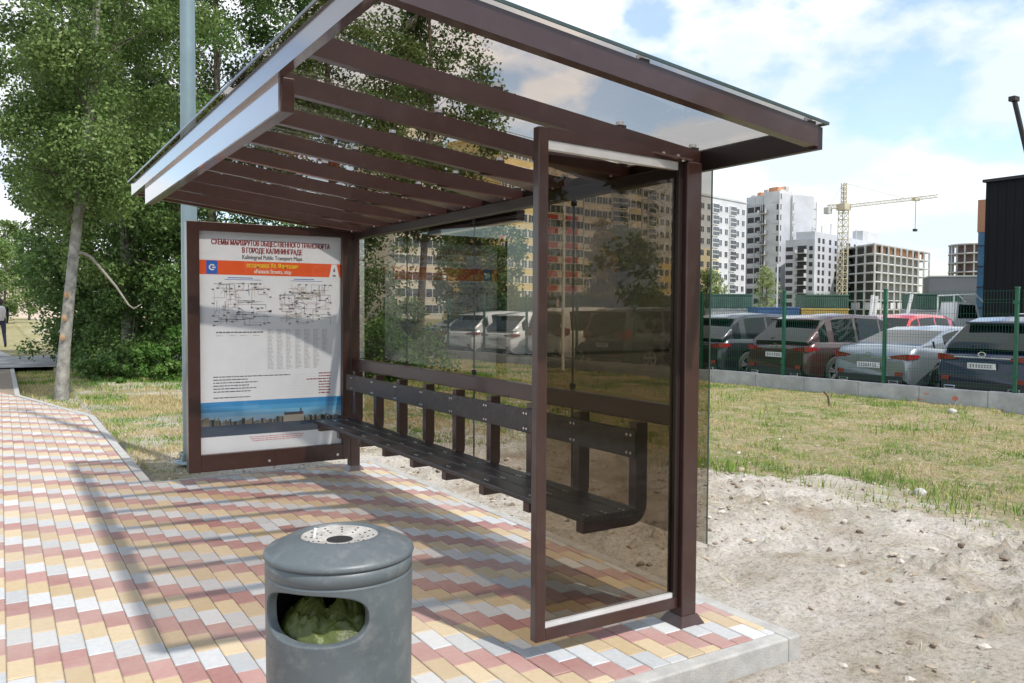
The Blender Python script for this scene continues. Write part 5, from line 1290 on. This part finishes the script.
# flatbed truck with white frame
tk_ = thing('light_truck', 'small white truck with a tube frame left of the black hall', 'truck', at(955, 50, -.26), -TH)
mb = MB(); mb.prism([(0, .5), (1.5, .5), (1.5, 1.3), (1.25, 2.3), (.1, 2.35), (0, 1.3)], 'y', 0, 1.9, P_WHITE); mb.build('cab', tk_)
mb = MB(); mb.prism([(.15, 1.35), (1.35, 1.35), (1.15, 2.15), (.2, 2.2)], 'y', -.01, -.005, CGL); mb.build('window', tk_)
mb = MB(); mb.tube([(-.1, 0, 1.2), (-.1, 0, 2.75), (1.2, 0, 2.8), (1.7, 0, 2.3)], .05, WHITE, 6); mb.tube([(-.1, 1.9, 1.2), (-.1, 1.9, 2.75), (1.2, 1.9, 2.8), (1.7, 1.9, 2.3)], .05, WHITE, 6); mb.tube([(-.1, 0, 2.75), (-.1, 1.9, 2.75)], .05, WHITE, 6); mb.build('tube_frame', tk_)
mb = MB(); mb.box(-3.2, 0, .8, -.15, 1.9, 1.2, P_GREY); mb.build('flatbed', tk_)
for x in (.7, -2.4):
    for y in (-.02, 1.92): mb = MB(); mb.tube([(x, y - .1, .38), (x, y + .1, .38)], .38, TYRE, 18); mb.build('wheel', tk_)
# thin poles
for lb, px, w_, y0, r_, mt in (('thin white pole standing before the wall, seen through the side glass', 563, 22.4, 60, .045, WHITE), ('slim grey street lamp column before the tall white tower', 776.5, 70, 262, .07, SILVER)):
    b_ = at(px, w_, -.2); t = thing('slim_pole', lb, 'pole', b_); hh_ = min(9, zat(y0, w_)) if w_ > 30 else 5.3; mb = MB(); mb.tube([(0, 0, -.05), (0, 0, hh_)], [r_, r_ * .8], mt, 12); mb.build('shaft', t)
    mb = MB(); mb.lathe([(.001, .05), (r_ * 2.2, .05), (r_ * 2.4, 0)], mt, 14); mb.build('foot', t)
# far left backdrop: building and red car
building('far_house', 'distant pale house at the end of the path by the left edge', at(-60, 120), at(2, 112), 12, 6.5, wall_mat('pale_house', (.6, .5, .45)), 2.9, 6)
make_car('suv', P_RED, 'red car far down the path at the left edge of the picture', at(-34, 62, 0), 1.2, group=None)

# ---------------------------------------------------------------- person at the far left edge
def person(loc, rz):
    t = thing('person', 'distant person in dark trousers and light top walking on the far path', 'person', loc, rz)
    J = {'pel': (0, 0, .95, .14), 'hL': (0, .1, .90, .10), 'kL': (.18, .11, .50, .065), 'aL': (.12, .11, .09, .045), 'tL': (.27, .12, .04, .035), 'hR': (0, -.1, .90, .10), 'kR': (-.04, -.11, .50, .065), 'aR': (-.30, -.11, .14, .045), 'tR': (-.17, -.12, .05, .035),
         'sp': (0, 0, 1.15, .14), 'ch': (.0, 0, 1.36, .16), 'nk': (.01, 0, 1.50, .06), 'hd': (.03, 0, 1.62, .095), 'ht': (.03, 0, 1.70, .08), 'sL': (0, .2, 1.42, .06), 'eL': (-.10, .25, 1.16, .045), 'wL': (-.02, .26, .92, .03), 'gL': (.0, .26, .84, .035), 'sR': (0, -.2, 1.42, .06), 'eR': (.08, -.25, 1.16, .045), 'wR': (.2, -.25, .95, .03), 'gR': (.24, -.25, .88, .035)}
    E_ = [('pel', 'hL'), ('hL', 'kL'), ('kL', 'aL'), ('aL', 'tL'), ('pel', 'hR'), ('hR', 'kR'), ('kR', 'aR'), ('aR', 'tR'), ('pel', 'sp'), ('sp', 'ch'), ('ch', 'nk'), ('nk', 'hd'), ('hd', 'ht'), ('ch', 'sL'), ('sL', 'eL'), ('eL', 'wL'), ('wL', 'gL'), ('ch', 'sR'), ('sR', 'eR'), ('eR', 'wR'), ('wR', 'gR')]
    ks = list(J); me = bpy.data.meshes.new('body'); me.from_pydata([J[k][:3] for k in ks], [(ks.index(a_), ks.index(b_)) for a_, b_ in E_], [])
    o = bpy.data.objects.new('body', me); COL.objects.link(o); o.parent = t; me.materials.append(pmat('dark_clothes', (.03, .035, .06), .8))
    md = o.modifiers.new('skin', 'SKIN'); o.modifiers.new('sub', 'SUBSURF').levels = 1
    for i, k in enumerate(ks): me.skin_vertices[0].data[i].radius = (J[k][3], J[k][3])
    me.skin_vertices[0].data[0].use_root = True
    mb = MB(); mb.lathe([(.001, 1.79), (.09, 1.74), (.11, 1.66), (.10, 1.6)], pmat('brown_hair', (.05, .03, .02), .7), 14, (.015, 0)); mb.build('hair', t)
    mb = MB(); mb.lathe([(.15, .98), (.17, 1.15), (.19, 1.36), (.15, 1.47), (.07, 1.51)], pmat('light_top', (.55, .5, .5), .8), 18); mb.build('top', t)
person((.0, 34.5, .012), 1.7)
